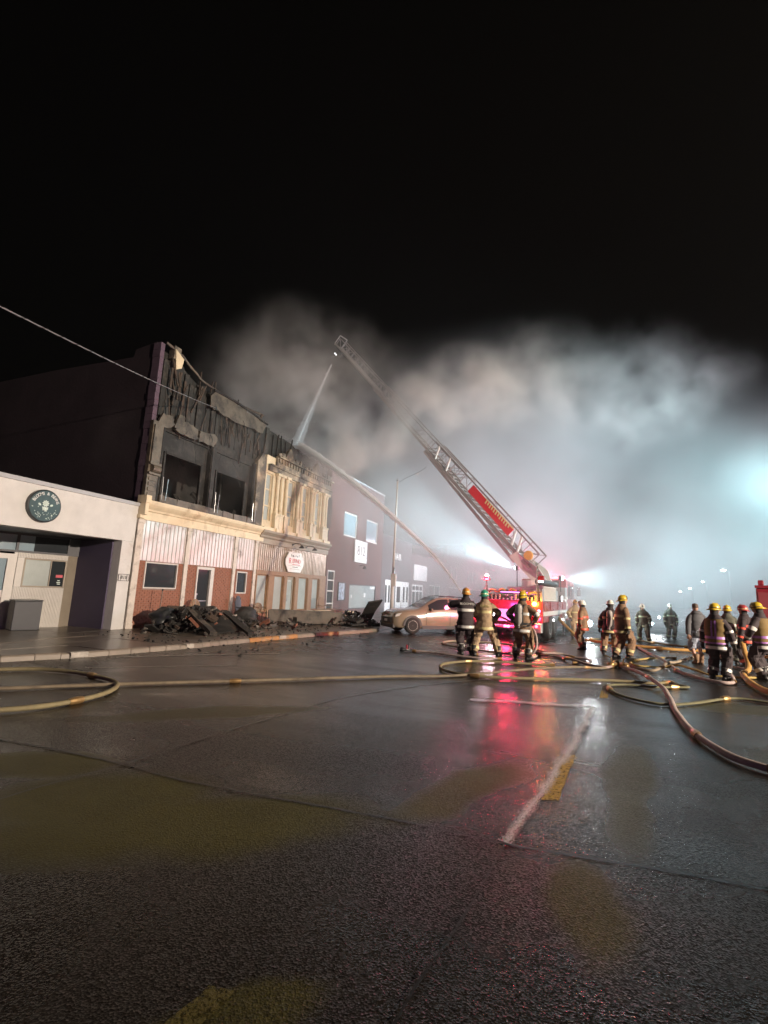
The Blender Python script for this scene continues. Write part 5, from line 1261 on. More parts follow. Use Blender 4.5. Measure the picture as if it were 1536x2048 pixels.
        m = MB(); m.add([HP(-.035,.122,.06),HP(.035,.122,.06),HP(.028,.10,.15),HP(-.028,.10,.15)]+[HP(-.035,.135,.06),HP(.035,.135,.06),HP(.028,.112,.155),HP(-.028,.112,.155)], [(0,1,2,3),(7,6,5,4),(0,4,5,1),(1,5,6,2),(2,6,7,3),(3,7,4,0)]); m.build('helmet_shield', MAT['strap'], h_)
        m = MB(); rings = []
        for z, r_ in ((.03,1.0),(-.05,.98),(-.10,.90),(-.13,.95)):
            rings.append([HP(.092*r_*math.cos(a), .105*r_*math.sin(a)-.012, z) for a in [math.pi*(.86+1.28*j/12) for j in range(13)]])
        m.loft(rings, False, 0, False); m.build('neck_flap', MAT['hood'], p, smooth=True)
    else:
        m = MB(); rings = []
        for (r_, z) in ((1.0,.0),(1.03,.04),(1.0,.08),(.85,.11),(.5,.128),(.1,.133)):
            rings.append([head+hr@V((.079*r_*math.cos(a), .098*r_*math.sin(a)-.008*(1 if z < .05 else 0), z)) for a in [2*math.pi*j/16 for j in range(16)]])
        m.loft(rings, True); m.build('hair', pm('short_brown_grey_hair', (.14,.10,.08), .8, .3, 30, .3), p, smooth=True)
        m = MB(); m.loft([ring_at(neck+V((0,dy,dz)), V((0,.15,1)), r_, r_*.9, fw, 14, seed, .06) for dz, r_, dy in ((-.10,.17,-.02),(-.04,.15,-.02),(.01,.12,-.015),(.0,.095,-.0))], True); m.build('hood', cm, p, smooth=True)
    # breathing apparatus
    if tank:
        bx = spine(1.20); m = MB(); y0 = bx.y-.27
        m.lathe([(.01,-.30),(.05,-.295),(.085,-.25),(.09,-.2),(.09,.16),(.075,.22),(.04,.26),(.03,.30),(.045,.31),(.04,.36),(.01,.365)], (bx.x+.01, y0, bx.z), 'z', 16, mat=Euler((R(6),R(4),0)).to_matrix() @ Matrix.Diagonal((1,1,-1))); tk = m.build('air_cylinder', MAT['tank'], p, smooth=True)
        m = MB(); m.lathe([(.092,-.03),(.094,-.03),(.094,.03),(.092,.03)], (bx.x+.01,y0,bx.z+.06), 'z', 16); m.build('cylinder_band', MAT['strap'], tk)
        m = MB(); m.obox((bx.x, bx.y-.195, bx.z-.02), (.22,.03,.46), (R(4),0,0)); m.build('back_plate', MAT['strap'], p, bevel=.02)
        for s_ in (-1,1):
            m = MB(); rgp = [(s_*.10,-.20,.22),(s_*.12,-.17,.30),(s_*.13,-.02,.31),(s_*.14,.14,.18),(s_*.16,.185,.0),(s_*.22,.06,-.16)]
            m.tube(smooth_path([bx+V(q)+V((0,0,-.04)) for q in rgp],4), .028, 6, flat=.5); m.build('shoulder_strap', MAT['strap'], p)
        m = MB(); m.loft([torso_ring(.93,.02), torso_ring(.99,.02)], False); m.build('waist_belt', MAT['strap'], p)
        m = MB(); m.tube(smooth_path([bx+V((.06,-.3,-.28)), bx+V((.24,-.16,-.30)), bx+V((.27,.05,-.15)), bx+V((.18,.2,.05))],5), .014, 6); m.build('air_hose', MAT['strap'], p)
    if vest:
        m = MB(); m.loft([torso_ring(.86+.60*i/14, .016) for i in range(15)], False); vt = m.build('safety_vest', MAT['vest'], p, smooth=True)
        for z0, z1 in ((.98,1.04),(.865,.90)): m = MB(); m.loft([torso_ring(z0,.021), torso_ring(z1,.021)], False); m.build('vest_stripe', MAT['tape_violet'], vt, smooth=True)
        for a0 in (4,5,13,14):
            m = MB(); rg_ = []
            for z in (1.04,1.15,1.25,1.35,1.42): r_ = torso_ring(z,.022); rg_.append([r_[a0%N_]*.75+r_[(a0+1)%N_]*.25, r_[a0%N_]*.25+r_[(a0+1)%N_]*.75])
            m.loft(rg_, False, 0, False); m.build('vest_stripe', MAT['tape_violet'], vt)
    if name_text:
        tx, col, z = name_text; c = spine(z)
        M_ = Matrix.Translation(c+V((.0,-.192*bulk,0))) @ Matrix(((1,0,0,0),(0,0,-1,0),(0,1,0,0),(0,0,0,1)))
        text_mesh(tx, .085, MAT[col], 'back_lettering', p, .012, M=M_)
    return p
H_ = 'handling the attack hose'
person('firefighter in black coat and orange helmet aiming the water jet, back turned', (-2.98,14.56,0), R(22), 1.06, ((-.12,-.02),(.17,.06)), ((-.20,.36,1.36),(.20,.30,1.10)), ((-1,-.5,-.1),(1,-.4,-.6)), (0,.02), .15, 0, 'dark_coat', None, 'tape_silver', 'orange', name_text=('BLOOMFD','tape_silver',1.40), seed=2, foot_rot=(.3,-.1))
person('firefighter in tan turnout gear and green helmet, legs wide apart, back turned', (-2.42,14.74,0), R(12), 1.04, ((-.33,-.10),(.36,.02)), ((-.10,.24,1.02),(.24,.14,1.00)), ((-1,-.5,-.3),(1,-.55,-.2)), (-.03,.0), -.5, 0, 'tan_coat', None, 'tape_yellow', 'green', name_text=("O'NEAL",'tape_yellow',1.39), seed=4, foot_rot=(.5,-.5))
person('firefighter with yellow helmet and grey air cylinder holding the hose tail', (-1.38,14.78,0), R(-18), 1.04, ((-.20,.0),(.20,-.06)), ((-.26,.12,1.0),(.28,.22,1.05)), ((-1,-.5,-.2),(1,-.3,-.4)), (.0,.03), -.4, .05, 'brown_coat', 'brown_coat', 'tape_silver', 'yellow', tank=True, seed=6, foot_rot=(.3,-.4))
person('firefighter in brown coat with glowing red bands and white helmet', (0.34,19.05,0), R(70), .94, ((-.12,0),(.12,.04)), ((-.30,.05,.82),(.28,-.02,.80)), lean=(0,.01), turn=.5, coat='brown_coat', tape='tape_red', helmet='white', seed=8)
person('stooping firefighter with white helmet and air cylinder on the back', (1.12,18.0,0), R(-8), .97, ((-.20,-.05),(.14,.22)), ((-.34,.16,.80),(.22,.26,.92)), ((-1,-.5,0),(1,-.3,-.4)), (.03,.10), .3, -.25, 'dark_coat', 'brown_coat', 'tape_yellow', 'white', tank=True, seed=10)
person('tall firefighter in brown gear and yellow helmet walking to the right', (1.42,17.25,0), R(-62), 1.06, ((-.10,-.16),(.12,.14)), ((-.28,.08,.82),(.30,.02,.78)), ((-1,-.3,0),(1,-.5,-.1)), (0,.04), -.35, .05, 'brown_coat', None, 'tape_yellow', 'yellow', seed=12)
person('pale firefighter with lime bands and white helmet facing us in the smoke', (3.0,25.1,0), R(160), .92, ((-.20,0),(.20,.04)), ((-.32,.10,.85),(.30,.12,.82)), lean=(.03,.04), turn=.4, nod=-.3, coat='green_coat', tape='tape_lime', helmet='white', seed=14)
person('dim firefighter almost lost in the smoke behind the orange hose', (4.55,28.2,0), R(190), .95, coat='green_coat', tape='tape_lime', helmet='white', seed=15)
person('smoke veiled firefighter by the headlamp beside the ladder truck', (.10,24.6,0), R(200), .95, hands=((-.30,.25,.95),(.30,.2,.95)), coat='tan_coat', tape='tape_yellow', helmet='orange', seed=16)
person('bareheaded man in grey hoodie and jean shorts walking away', (3.54,17.5,0), R(12), 1.0, ((-.13,-.10),(.12,.16)), ((-.30,-.06,.82),(.34,.08,.82)), ((-1,-.4,0),(1,-.4,0)), (-.01,.02), .0, 0, 'grey_hoodie', 'denim', None, None, gear=False, shorts=True, gloves=False, seed=18, group='people on the street')
person('firefighter with yellow helmet and striped safety vest, nearest on the right', (3.23,14.15,0), R(-38), .98, ((-.13,.0),(.14,.06)), ((-.33,.02,.78),(.36,.10,.86)), ((-1,-.4,0),(1,-.5,-.1)), (0,.01), -.45, -.1, 'dark_coat', None, 'tape_silver', 'yellow', vest=True, seed=20)
person('firefighter in dull coat and yellow helmet between the two vest wearers', (4.45,18.0,0), R(-20), .97, ((-.18,-.08),(.16,.12)), coat='green_coat', tape='tape_silver', helmet='yellow', seed=22)
person('firefighter in red helmet and dark red lit gear beside the pumper', (4.72,17.4,0), R(65), .98, ((-.12,0),(.14,.04)), coat='dark_coat', tape='tape_red', helmet='red', seed=24, turn=.2)
person('firefighter with yellow helmet and orange vest cut by the right edge', (4.42,15.0,0), R(52), 1.02, ((-.14,0),(.16,.02)), ((-.28,.22,.98),(.28,.24,.98)), lean=(0,.03), turn=.35, nod=-.25, coat='dark_coat', tape='tape_silver', helmet='yellow', vest=True, seed=26)
# ================================================================== HOSES, DEBRIS, STREET FURNITURE, WATER
MAT['hose_yellow'] = pm('yellow_hose_jacket', (.44, .31, .09), .75, .3, 8, .3, 90)
MAT['hose_green'] = pm('dull_green_hose_jacket', (.16, .15, .08), .8, .3, 8, .3, 90)
MAT['hose_pale'] = pm('pale_pinkish_hose_jacket', (.42, .33, .30), .75, .3, 8, .3, 90, stain=(.2,.14,.12), stain_scale=1.5, stain_amt=.3)
MAT['hose_olive'] = pm('olive_yellow_hose_jacket', (.23, .19, .10), .75, .3, 8, .3, 90)
MAT['hose_dull'] = pm('dull_wet_tan_hose_jacket', (.21,.165,.11), .75, .3, 8, .3, 90, stain=(.09,.07,.05), stain_scale=1.5, stain_amt=.4)
MAT['brass'] = pm('brass_coupling', (.45, .28, .12), .35, .2, 8, .1, metal=.7)
def hose(label, pts, r_, mat, flat=1.0, z0=None, lift=None, group='fire hoses lying across the road', ends=True):
    P = [Vector((p[0], p[1], (p[2] if len(p) > 2 else r_*flat+.006))) for p in pts]
    if lift:
        for i, dz in lift.items(): P[i].z += dz
    pp = smooth_path(P, 9)
    for p in pp:
        p.x += .012*mnoise.noise(p*2.2); p.y += .012*mnoise.noise(p*2.2+Vector((7,0,0)))
    t = thing('fire_hose', label, 'hose', (pp[0].x, pp[0].y, 0), group=group, world=True)
    m = MB(); m.tube(pp, [r_*(1+.13*mnoise.noise(p*2.3)) for p in pp], 10, flat=flat*.86); m.build('hose_jacket', mat, t, smooth=True)
    for k_ in range(26, len(pp)-12, 41):
        d = (pp[k_+1]-pp[k_]).normalized(); m = MB(); m.tube([pp[k_]-d*.10, pp[k_]-d*.02, pp[k_]+d*.02, pp[k_]+d*.10], [r_*1.12, r_*1.3, r_*1.3, r_*1.12], 10); m.build('coupling', MAT['brass'], t)
    if ends:
        for a, b_ in ((pp[0], pp[1]), (pp[-1], pp[-2])):
            d = (b_-a).normalized(); m = MB(); m.tube([a-d*.02, a+d*.10], r_*1.18, 10, flat=flat); m.build('coupling', MAT['brass'], t)
    return t
HZ = MAT
hose('thick olive hose looping in from the left edge with a violet sheen', [(-9.97,5.63),(-9.38,6.27),(-8.73,6.48),(-7.91,6.44),(-7.36,6.31),(-7.01,6.13),(-6.70,5.77),(-6.54,5.30),(-6.55,4.79),(-6.70,4.43),(-7.00,4.03)], .040, HZ['hose_olive'], ends=False)
hose('long tan hose running straight from the left edge to the brass valve', [(-8.37,4.77),(-8.12,5.03),(-6.99,6.23),(-5.50,7.65),(-3.67,9.46),(-2.36,10.55),(-1.02,11.99),(-0.05,13.15),(0.67,14.07),(0.99,14.72)], .033, HZ['hose_dull'], lift={6:.07,7:.07})
hose('tan hose bent into a broad flat loop in front of the three firefighters', [(-0.48,13.67),(-1.28,13.48),(-2.04,13.31),(-2.61,12.86),(-2.97,12.15),(-2.95,11.49),(-2.68,11.00),(-2.24,10.77),(-1.60,10.82),(-0.75,11.21),(0.16,11.72),(0.93,12.08),(1.57,12.19),(1.88,12.54)], .037, HZ['hose_olive'])
hose('pale hose ending in the nozzle lying on the road', [(-4.45,14.09),(-3.90,14.05),(-3.27,13.89),(-2.53,13.80),(-1.88,14.08)], .036, HZ['hose_pale'])
hose('pale hose making a long hairpin behind the firefighters legs', [(-0.26,15.27),(-0.46,16.04),(-0.95,16.99),(-1.76,18.06),(-2.79,18.54),(-3.68,18.35),(-4.17,17.99),(-4.34,17.26),(-4.05,16.51),(-3.47,16.11),(-2.75,15.73),(-1.94,15.37),(-1.19,15.15)], .036, HZ['hose_tan'])
hose('hose with a short hairpin right of the third firefighter', [(-2.70,14.58),(-1.76,15.09),(-0.51,16.14),(-0.01,16.00),(0.37,15.79),(0.47,15.37),(0.32,14.79),(-0.01,14.64)], .036, HZ['hose_pale'], lift={1:.06,2:.06})
hose('thick brown hose leaving the brass valve towards the right foreground', [(1.16,14.92),(1.26,14.37),(1.40,13.56),(1.53,12.28),(1.63,11.34),(1.61,10.44),(1.51,9.28),(1.48,8.22),(1.54,7.47),(1.66,7.01),(1.79,6.79),(2.00,6.60)], .046, HZ['hose_pale'], lift={2:.05,3:.09,4:.05})
hose('pinkish hose running from the far smoke to a tight bend at the vest wearers feet', [(2.26,22.33),(2.39,19.45),(2.46,16.87),(2.51,14.83),(2.67,13.98),(2.87,13.50),(3.11,13.30),(3.32,13.45),(3.50,14.01),(3.78,15.49),(4.20,17.62)], .046, HZ['hose_pale'], lift={2:.05})
hose('thin yellow hose looped round the tangle and stretched to the right', [(3.03,18.24),(2.64,18.07),(2.23,17.59),(1.73,16.65),(1.50,15.73),(1.62,15.27),(1.93,15.29),(2.28,15.46),(2.61,15.50),(2.90,14.94),(3.17,14.60),(3.57,14.55),(4.04,14.80),(4.82,15.36)], .033, HZ['hose_yellow'], lift={8:.08,9:.06})
hose('cream hose kinked through the middle of the tangle', [(1.34,15.30),(1.55,14.62),(1.86,14.37),(2.15,14.77),(2.44,15.93),(2.79,16.90),(3.37,18.29),(3.87,19.58)], .043, HZ['hose_tan'], lift={3:.08,4:.07})
hose('big orange supply hose coming down from the ladder truck and crossing the street', [(-.85,25.6,1.15),(-.55,24.6,.75),(-.1,23.7,.35),(0.25,23.1,.09),(0.73,22.58),(1.33,22.15),(1.99,21.61),(2.77,21.37),(3.36,21.19),(4.14,21.40),(5.01,21.51),(5.95,21.4),(6.6,20.0)], .068, HZ['hose_orange'])
hose('far greenish hose lying beyond the orange supply hose', [(0.69,23.86),(1.64,24.54),(2.63,24.95),(3.28,24.23),(3.74,23.66),(4.31,23.27)], .05, HZ['hose_olive'])
hose('wide yellow supply hose rising at the right edge beside the vest wearer', [(4.62,17.6,1.0),(4.55,17.0,.55),(4.44,16.3,.16),(4.00,15.10),(3.77,14.03),(3.66,13.04),(3.66,12.38),(3.80,11.82)], .07, HZ['hose_orange'])
hose('slack green hose folded flat on the dark road in the right foreground', [(2.01,12.81),(2.08,12.45),(2.23,12.23),(1.91,12.01),(1.54,11.64),(1.32,11.74),(0.94,11.67),(0.64,11.27),(0.75,10.44),(1.08,10.02),(1.50,9.93),(2.05,10.45),(2.64,11.21),(2.98,11.38),(3.47,11.17)], .042, HZ['hose_green'], flat=.65, lift={4:.02})
hose('pale hose lying beyond the first vest wearer', [(4.12,17.28),(4.42,16.74),(4.66,16.21),(5.03,16.01)], .036, HZ['hose_pale'])
hose('short brown hose joining the third firefighter to the brass valve', [(-1.02,15.67),(-0.60,15.81),(-0.34,15.55),(-0.11,14.98),(0.38,14.46),(0.74,14.22),(0.95,14.62)], .04, HZ['hose_pale'], lift={3:.06})
hose('attack hose carried at hip height by the three firefighters', [(-3.22,15.05,1.62),(-3.02,15.0,1.38),(-2.75,14.98,1.05),(-2.5,14.93,.93),(-2.25,14.75,1.02),(-2.05,14.75,1.16),(-1.75,14.85,1.05),(-1.45,14.95,.95),(-1.15,14.9,.92),(-1.0,14.72,.7),(-.98,14.66,.38),(-1.12,14.7,.10),(-1.05,15.2,.05),(-1.02,15.67,.05)], .032, HZ['hose_pale'], group='attack hose in use', ends=False)
# valve
v = thing('hose_valve', 'brass three way hose valve in the middle of the tangled hoses', 'valve', (1.08,14.85,0))
m = MB(); m.ball((0,0,.10), .10,.12,.09,12,8); m.tube([(-.05,-.15,.1),(-.22,-.32,.08)], .06, 10); m.tube([(.08,-.12,.1),(.24,-.3,.08)], .06, 10); m.tube([(0,.1,.1),(-.02,.32,.08)], .07, 10); m.build('valve_body', MAT['brass'], v, smooth=True)
for x in (-.13,.13): m = MB(); m.tube([(x,-.2,.14),(x*1.2,-.2,.26),(x*2.2,-.1,.30)], .016, 6); m.build('lever', MAT['brass'], v)
n = thing('hose_nozzle', 'pistol grip hose nozzle lying on the wet road left of the firefighters', 'nozzle', (-4.5,14.1,0), R(25))
m = MB(); m.tube([(.0,0,.06),(-.2,.02,.06),(-.24,.02,.06),(-.34,.03,.07)], [.045,.04,.06,.065], 10); m.build('barrel', MAT['black'], n, smooth=True)
m = MB(); m.tube([(-.08,0,.08),(-.06,.02,.24)], .025, 8); m.build('grip', MAT['black'], n); m = MB(); m.tube([(-.14,-.05,.08),(-.14,-.05,.2),(-.14,.08,.2),(-.14,.08,.08)], .014, 6); m.build('bail_handle', MAT['sign_red'], n)
# ---------------------------------------------------------------- debris in front of the burned building
rg = random.Random(33)
def board(label, a, b_, wd, th, tilt=0.0, mat=None, group='charred boards fallen on the pavement', name='charred_board'):
    a = Vector(a); b_ = Vector(b_); d = b_-a; L_ = d.length; q = d.to_track_quat('Y', 'Z').to_matrix() @ Euler((0,tilt,0)).to_matrix()
    n_ = 6; rings = []
    for i in range(n_+1):
        t = i/n_; wv = wd*(1+.22*mnoise.noise(Vector((a.x*3+t*4, a.y, 1)))); c = a+d*t+Vector((0,0,.03*mnoise.noise(Vector((t*3, a.x*2, a.y)))))
        e = .08*mnoise.noise(Vector((t*9, a.y*3, 5)))*wd
        rings.append([c+q@Vector(p) for p in ((-wv/2+e,0,-th/2),(wv/2+e,0,-th/2),(wv/2+e,0,th/2),(-wv/2+e,0,th/2))])
    m = MB(); m.loft(rings, True); o = m.build(name, mat or MAT['char'])
    o.location = a; o.data.transform(Matrix.Translation(-a)); tag(o, label, 'debris', group); return o
S = .12
board('broad burnt facade panel sloping down to the kerb', (-12.5,14.3,S+.78), (-10.75,13.35,S+.05), .62, .05, .12, MAT['char2'])
board('thick edged burnt panel nearest the kerb', (-12.4,13.35,S+.72), (-10.6,12.62,S+.06), .24, .12, -.1, MAT['fallen'])
board('second thick burnt strip beside the broad panel', (-12.5,14.75,S+.70), (-10.75,13.95,S+.06), .20, .10, .1, MAT['rust_char'])
board('long charred joist at the right of the heap', (-12.3,15.1,S+.62), (-10.0,13.75,S+.04), .22, .09, .1)
board('pale plank poking out at the left foot of the heap', (-13.4,12.5,S+.05), (-12.2,13.1,S+.25), .12, .04, 0, MAT['grey_wood'])
for k in range(30):
    cx, cy = rg.gauss(-12.4,.5), rg.gauss(13.9,.8); hz = max(.1, .92-abs(cy-13.6)*.38-abs(cx+12.6)*.3); an = rg.uniform(0,6.3); l_ = rg.uniform(.5,1.5)
    d_ = Vector((math.cos(an)*l_/2, math.sin(an)*l_/2, rg.uniform(-.25,.25)))
    c_ = Vector((cx, cy, S+rg.uniform(.1,1)*hz)); a_, b2 = c_-d_, c_+d_; a_.z = max(a_.z, S+.03); b2.z = max(b2.z, S+.03)
    board('charred %s tangled in the heap before the brick front' % ('splintered lath','board','scorched plank')[k % 3], a_, b2, rg.uniform(.06,.24), rg.uniform(.02,.06), rg.uniform(-1,1), (MAT['char'], MAT['rust_char'], MAT['char2'])[(k*7) % 3], group='charred boards tangled in the heap')
board('long flat scorched fascia lying along the pavement', (-12.0,17.6,S+.38), (-9.9,20.4,S+.30), .55, .07, 1.35, MAT['fallen'])
board('grey sheet metal strip lying on the fallen fascia', (-12.4,18.4,S+.55), (-10.4,20.8,S+.5), .6, .03, .15, MAT['scorch'])
board('pale yellow plank on the far end of the fallen fascia', (-11.6,20.8,S+.55), (-10.6,23.0,S+.52), .25, .05, .1, MAT['cream'])
board('narrow white lath beside the pale yellow plank', (-12.2,20.0,S+.5), (-10.9,22.4,S+.62), .12, .04, .1, MAT['white_post'])
board('dark panel leaning up against the front of the parked car', (-9.8,22.6,S+.05), (-8.5,20.9,S+1.15), .7, .06, .2, MAT['char'])
board('burnt timber under the leaning dark panel', (-10.6,22.0,S+.12), (-8.9,20.2,S+.25), .35, .12, .4)
board('charred sheet lying at the kerb before the car', (-10.2,21.4,S+.1), (-8.8,19.9,S+.12), .6, .05, .1)
m = MB()
def chunk_heap(cx, cy, rx, ry, h, n_):
    for _ in range(n_):
        u, v_ = rg.gauss(0,.42), rg.gauss(0,.42); k = max(0, 1-(u*u+v_*v_)); s_ = rg.uniform(.05,.22)
        m.obox((cx+u*rx, cy+v_*ry, S+rg.uniform(0,1)*k*h+s_*.25), (s_*rg.uniform(.6,2.4), s_*rg.uniform(.4,1.2), s_*rg.uniform(.2,.6)), (rg.uniform(-.8,.8), rg.uniform(-.8,.8), rg.uniform(0,3)))
chunk_heap(-12.4,13.7,1.0,1.5,.80,170); chunk_heap(-11.9,15.4,1.0,1.2,.35,50); chunk_heap(-11.3,19.6,1.3,2.2,.3,60); chunk_heap(-9.9,21.6,1.2,1.8,.6,110)
tag(m.build('rubble', MAT['char']), kind='stuff')
for nm_, mt_, n_ in (('plaster_scraps', pm('sooty_plaster_scrap', (.26,.23,.20), .9, .5, 6, .4), 26), ('brick_scraps', MAT['brick'], 12), ('scorched_scraps', MAT['rust_char'], 60)):
    m = MB(); chunk_heap(-11.9,13.9,1.3,1.8,.75,n_); chunk_heap(-11.4,17.4,1.4,2.6,.25,n_//3); chunk_heap(-10.4,20.8,1.3,2.0,.45,n_//2); tag(m.build(nm_, mt_), kind='stuff')
m = MB()
for _ in range(420):
    y = rg.uniform(10.2,20); x = rg.uniform(-13.6, -9.2) if rg.random() < .8 else rg.uniform(-10,-7.5); s_ = rg.uniform(.015,.055); z = S if x < kx(y)-.1 else .005
    m.obox((x,y,z+s_*.3), (s_*rg.uniform(.8,2), s_, s_*.6), (rg.uniform(-.5,.5),rg.uniform(-.5,.5),rg.uniform(0,3)))
tag(m.build('ash_crumbs', MAT['char']), kind='stuff')
# bags and bin
def sack(label, c, r_, h, mat):
    m = MB(); c = Vector(c); rings = []
    for i in range(15):
        t = i/14; k = (math.sin(math.pi*min(1,.12+t*.82)))**.6; ring = []
        for j in range(22):
            a = 2*math.pi*j/22; n_ = 1+.40*mnoise.noise(Vector((math.cos(a)*1.9+c.x, math.sin(a)*1.9+c.y, t*3)))+.18*mnoise.noise(Vector((math.cos(a)*5, math.sin(a)*5, t*8+c.y)))
            ring.append(c+Vector((r_[0]*k*n_*math.cos(a), r_[1]*k*n_*math.sin(a), h*t)))
        rings.append(ring)
    m.loft(rings, True); o = m.build('rubbish_sack', mat, smooth=True); o.location = c; o.data.transform(Matrix.Translation(-c)); tag(o, label, 'sack'); return o
sack('crumpled violet grey sack at the right side of the heap', (-12.7,17.0,S), (.45,.5), .75, MAT['char2'])
sack('glossy black rubbish sack slumped at the left end of the heap', (-12.95,12.95,S), (.42,.48), .78, MAT['black'])
sack('low dull black sack between the glossy sack and the heap', (-12.6,13.4,S), (.45,.5), .62, MAT['char'])
sb_ = thing('waste_bin', 'dark square litter bin standing against the white ribbed cafe panel', 'bin', (-15.62,10.02,.116), R(-16))
m = MB(); m.box(-.26,.26,-.36,.36,0,.86); m.build('bin_body', MAT['dark_metal'], sb_, bevel=.015); m = MB(); m.box(-.27,.27,-.37,.37,.862,.90); m.build('lid', MAT['black'], sb_, bevel=.01)
st_ = thing('metal_stake', 'thin rusty stake stuck upright behind the glossy black sack', 'stake', (-13.5,13.15,S)); m = MB(); m.tube([(0,0,0),(.02,.05,1.3)], .014, 6); m.build('shaft', MAT['scorch'], st_); m = MB(); m.ball((.02,.05,1.33), .03,.03,.04,8,6); m.build('knob', MAT['dark_metal'], st_)
# chairs
def slat_chair(label, loc, rz, mat, round_back=True, h=1.05, w_=.55):
    c = thing('garden_chair', label, 'chair', loc, rz, 'garden chairs along the shop fronts')
    m = MB(); m.box(-w_/2, w_/2, -.25, .25, .40, .44); m.build('seat', mat, c)
    for x in (-w_/2+.03, w_/2-.03):
        for y in (-.22,.22): m = MB(); m.tube([(x,y,0),(x,y*.95,.40)], .02, 6); m.build('leg', mat, c)
        m = MB(); m.tube([(x,.22,.4),(x,.22,.64),(x,-.24,.66)], .02, 6); m.build('armrest', mat, c)
    n_ = 6
    for k in range(n_):
        u = -1+2*k/(n_-1); hh = h-(.16*u*u if round_back else 0); m = MB(); m.obox((u*(w_/2-.05), -.27-.0, (.44+hh)/2), (.055,.02,hh-.44), (R(8),0,0)); m.build('back_slat', mat, c)
    m = MB(); m.tube(smooth_path([(-w_/2,-.25,.45),(-w_/2,-.30,h-.28),(-w_/4,-.32,h-.04),(w_/4,-.32,h-.04),(w_/2,-.30,h-.28),(w_/2,-.25,.45)],4), .016, 6); m.build('back_frame', mat, c)
    return c
slat_chair('slat backed chair left of the burned building door', (-13.45,15.15,S), R(-90), MAT['brown_wood'], h=1.0)
slat_chair('thin metal hoop chair half buried by the sack', (-13.4,17.75,S), R(-80), MAT['dark_metal'], h=1.15, w_=.5)
slat_chair('small chair by the last white post of the burned building', (-13.3,18.85,S), R(-120), MAT['brown_wood'], h=.85, w_=.45)
slat_chair('brown slatted armchair in front of the pressed metal shop', (-13.3,25.0,S), R(-95), MAT['brown_wood'], h=1.15, w_=.75)
bn = thing('bench', 'low dark table beside the brown slatted armchair', 'table', (-13.4,26.0,S)); m = MB(); m.box(-.3,.3,-.45,.45,.42,.46); m.build('table_top', MAT['brown_wood'], bn)
for x in (-.24,.24):
    for y in (-.38,.38): m = MB(); m.box(x-.03,x+.03,y-.03,y+.03,0,.417); m.build('leg', MAT['brown_wood'], bn)
rl = thing('metal_rail', 'low metal rail by the salon door', 'rail', (-13.6,40.2,S)); m = MB(); m.tube([(0,-1.0,0),(0,-1.0,.9),(0,1.0,.9),(0,1.0,0)], .03, 6); m.build('top_rail', MAT['frame_white'], rl); m = MB(); m.tube([(0,-1,.5),(0,1,.5)], .02, 6); m.build('cross_bar', MAT['frame_white'], rl)
# street pole
pl_ = thing('light_pole', 'slim pale lamp pole with a control box in front of the salon', 'street lamp', (-9.55,26,.1))
m = MB(); m.tube([(0,0,0),(0,0,2.6)], [.11,.10], 12); m.tube([(0,0,2.5),(.05,0,8.1)], [.075,.045], 10); m.build('pole', MAT['frame_white'], pl_, smooth=True)
m = MB(); m.box(-.06,.24,-.20,-.05,1.95,2.65); m.build('control_box', MAT['frame_white'], pl_, bevel=.02); m = MB(); m.tube([(.1,-.12,2.65),(.12,-.1,2.95),(.03,-.03,3.05)], .03, 6); m.build('conduit', MAT['alu'], pl_)
m = MB(); m.tube(smooth_path([(.05,0,7.95),(.5,.3,8.35),(1.1,.7,8.75),(1.5,1.0,9.15)],4), .012, 6); m.build('arm', MAT['dark_metal'], pl_); m = MB(); m.ball((.05,0,8.14), .09,.09,.07,8,6); m.build('finial', MAT['alu'], pl_)
m = MB(); m.obox((1.05,.66,8.64), (.18,.07,.04), (.2,-.5,.6)); m.build('lamp_head', MAT['frame_white'], pl_)
# overhead cable
cb_ = thing('overhead_cable', 'twisted overhead cable sagging from the top left to the burnt front', 'cable', (XF,15.38,9.1), world=True)
a, b_ = Vector((-8.2,4.15,5.85)), Vector((XF+.05,15.45,9.13)); pts = []
for i in range(25): t = i/24; p = a+(b_-a)*t; p.z -= .5*math.sin(math.pi*t)*.15; pts.append(p)
m = MB(); m.tube(pts, .011, 6); m.build('cable', MAT['alu'], cb_)
m = MB()
tw = []
for i in range(240):
    t = i/239; p = a+(b_-a)*t; p.z -= .5*math.sin(math.pi*t)*.15; an = t*150; tw.append(p+Vector((0,.016*math.cos(an),.016*math.sin(an))))
m.tube(tw, .007, 4); m.build('twisted_strand', MAT['dark_metal'], cb_)
m = MB(); m.box(XF-.1,XF+.08,15.40,15.5,9.05,9.2); m.build('wall_anchor', MAT['dark_metal'], cb_)

# ---------------------------------------------------------------- loose wreckage hanging on the burned front
rg = random.Random(77); m = MB()
for _ in range(95):
    y = rg.uniform(12.9,19.3); z = rg.choice([rg.uniform(7.4,9.9), rg.uniform(7.4,9.9), rg.uniform(4.7,7.4)])
    if z < 7.3 and not (y < 13.1 or 15.4 < y < 15.9 or y > 18.3): continue
    l_ = rg.uniform(.25,1.3); m.obox((XF-.08+rg.uniform(-.06,.10), y, z), (rg.uniform(.015,.05), rg.uniform(.03,.11), l_), (rg.uniform(-.35,.35), rg.uniform(-.15,.15), rg.uniform(-.3,.3)))
o_ = m.build('charred_splinters', MAT['rust_char'], burn); o_['kind'] = 'stuff'
m = MB()
for _ in range(16):
    y = rg.uniform(12.9,19.2); z = rg.uniform(7.3,9.6); pts = [(XF+.02,y,z)]
    for k in range(5): y += rg.uniform(-.12,.2); z -= rg.uniform(.1,.35); pts.append((XF+.03+rg.uniform(0,.12),y,z))
    m.tube(smooth_path(pts,4), .009, 5)
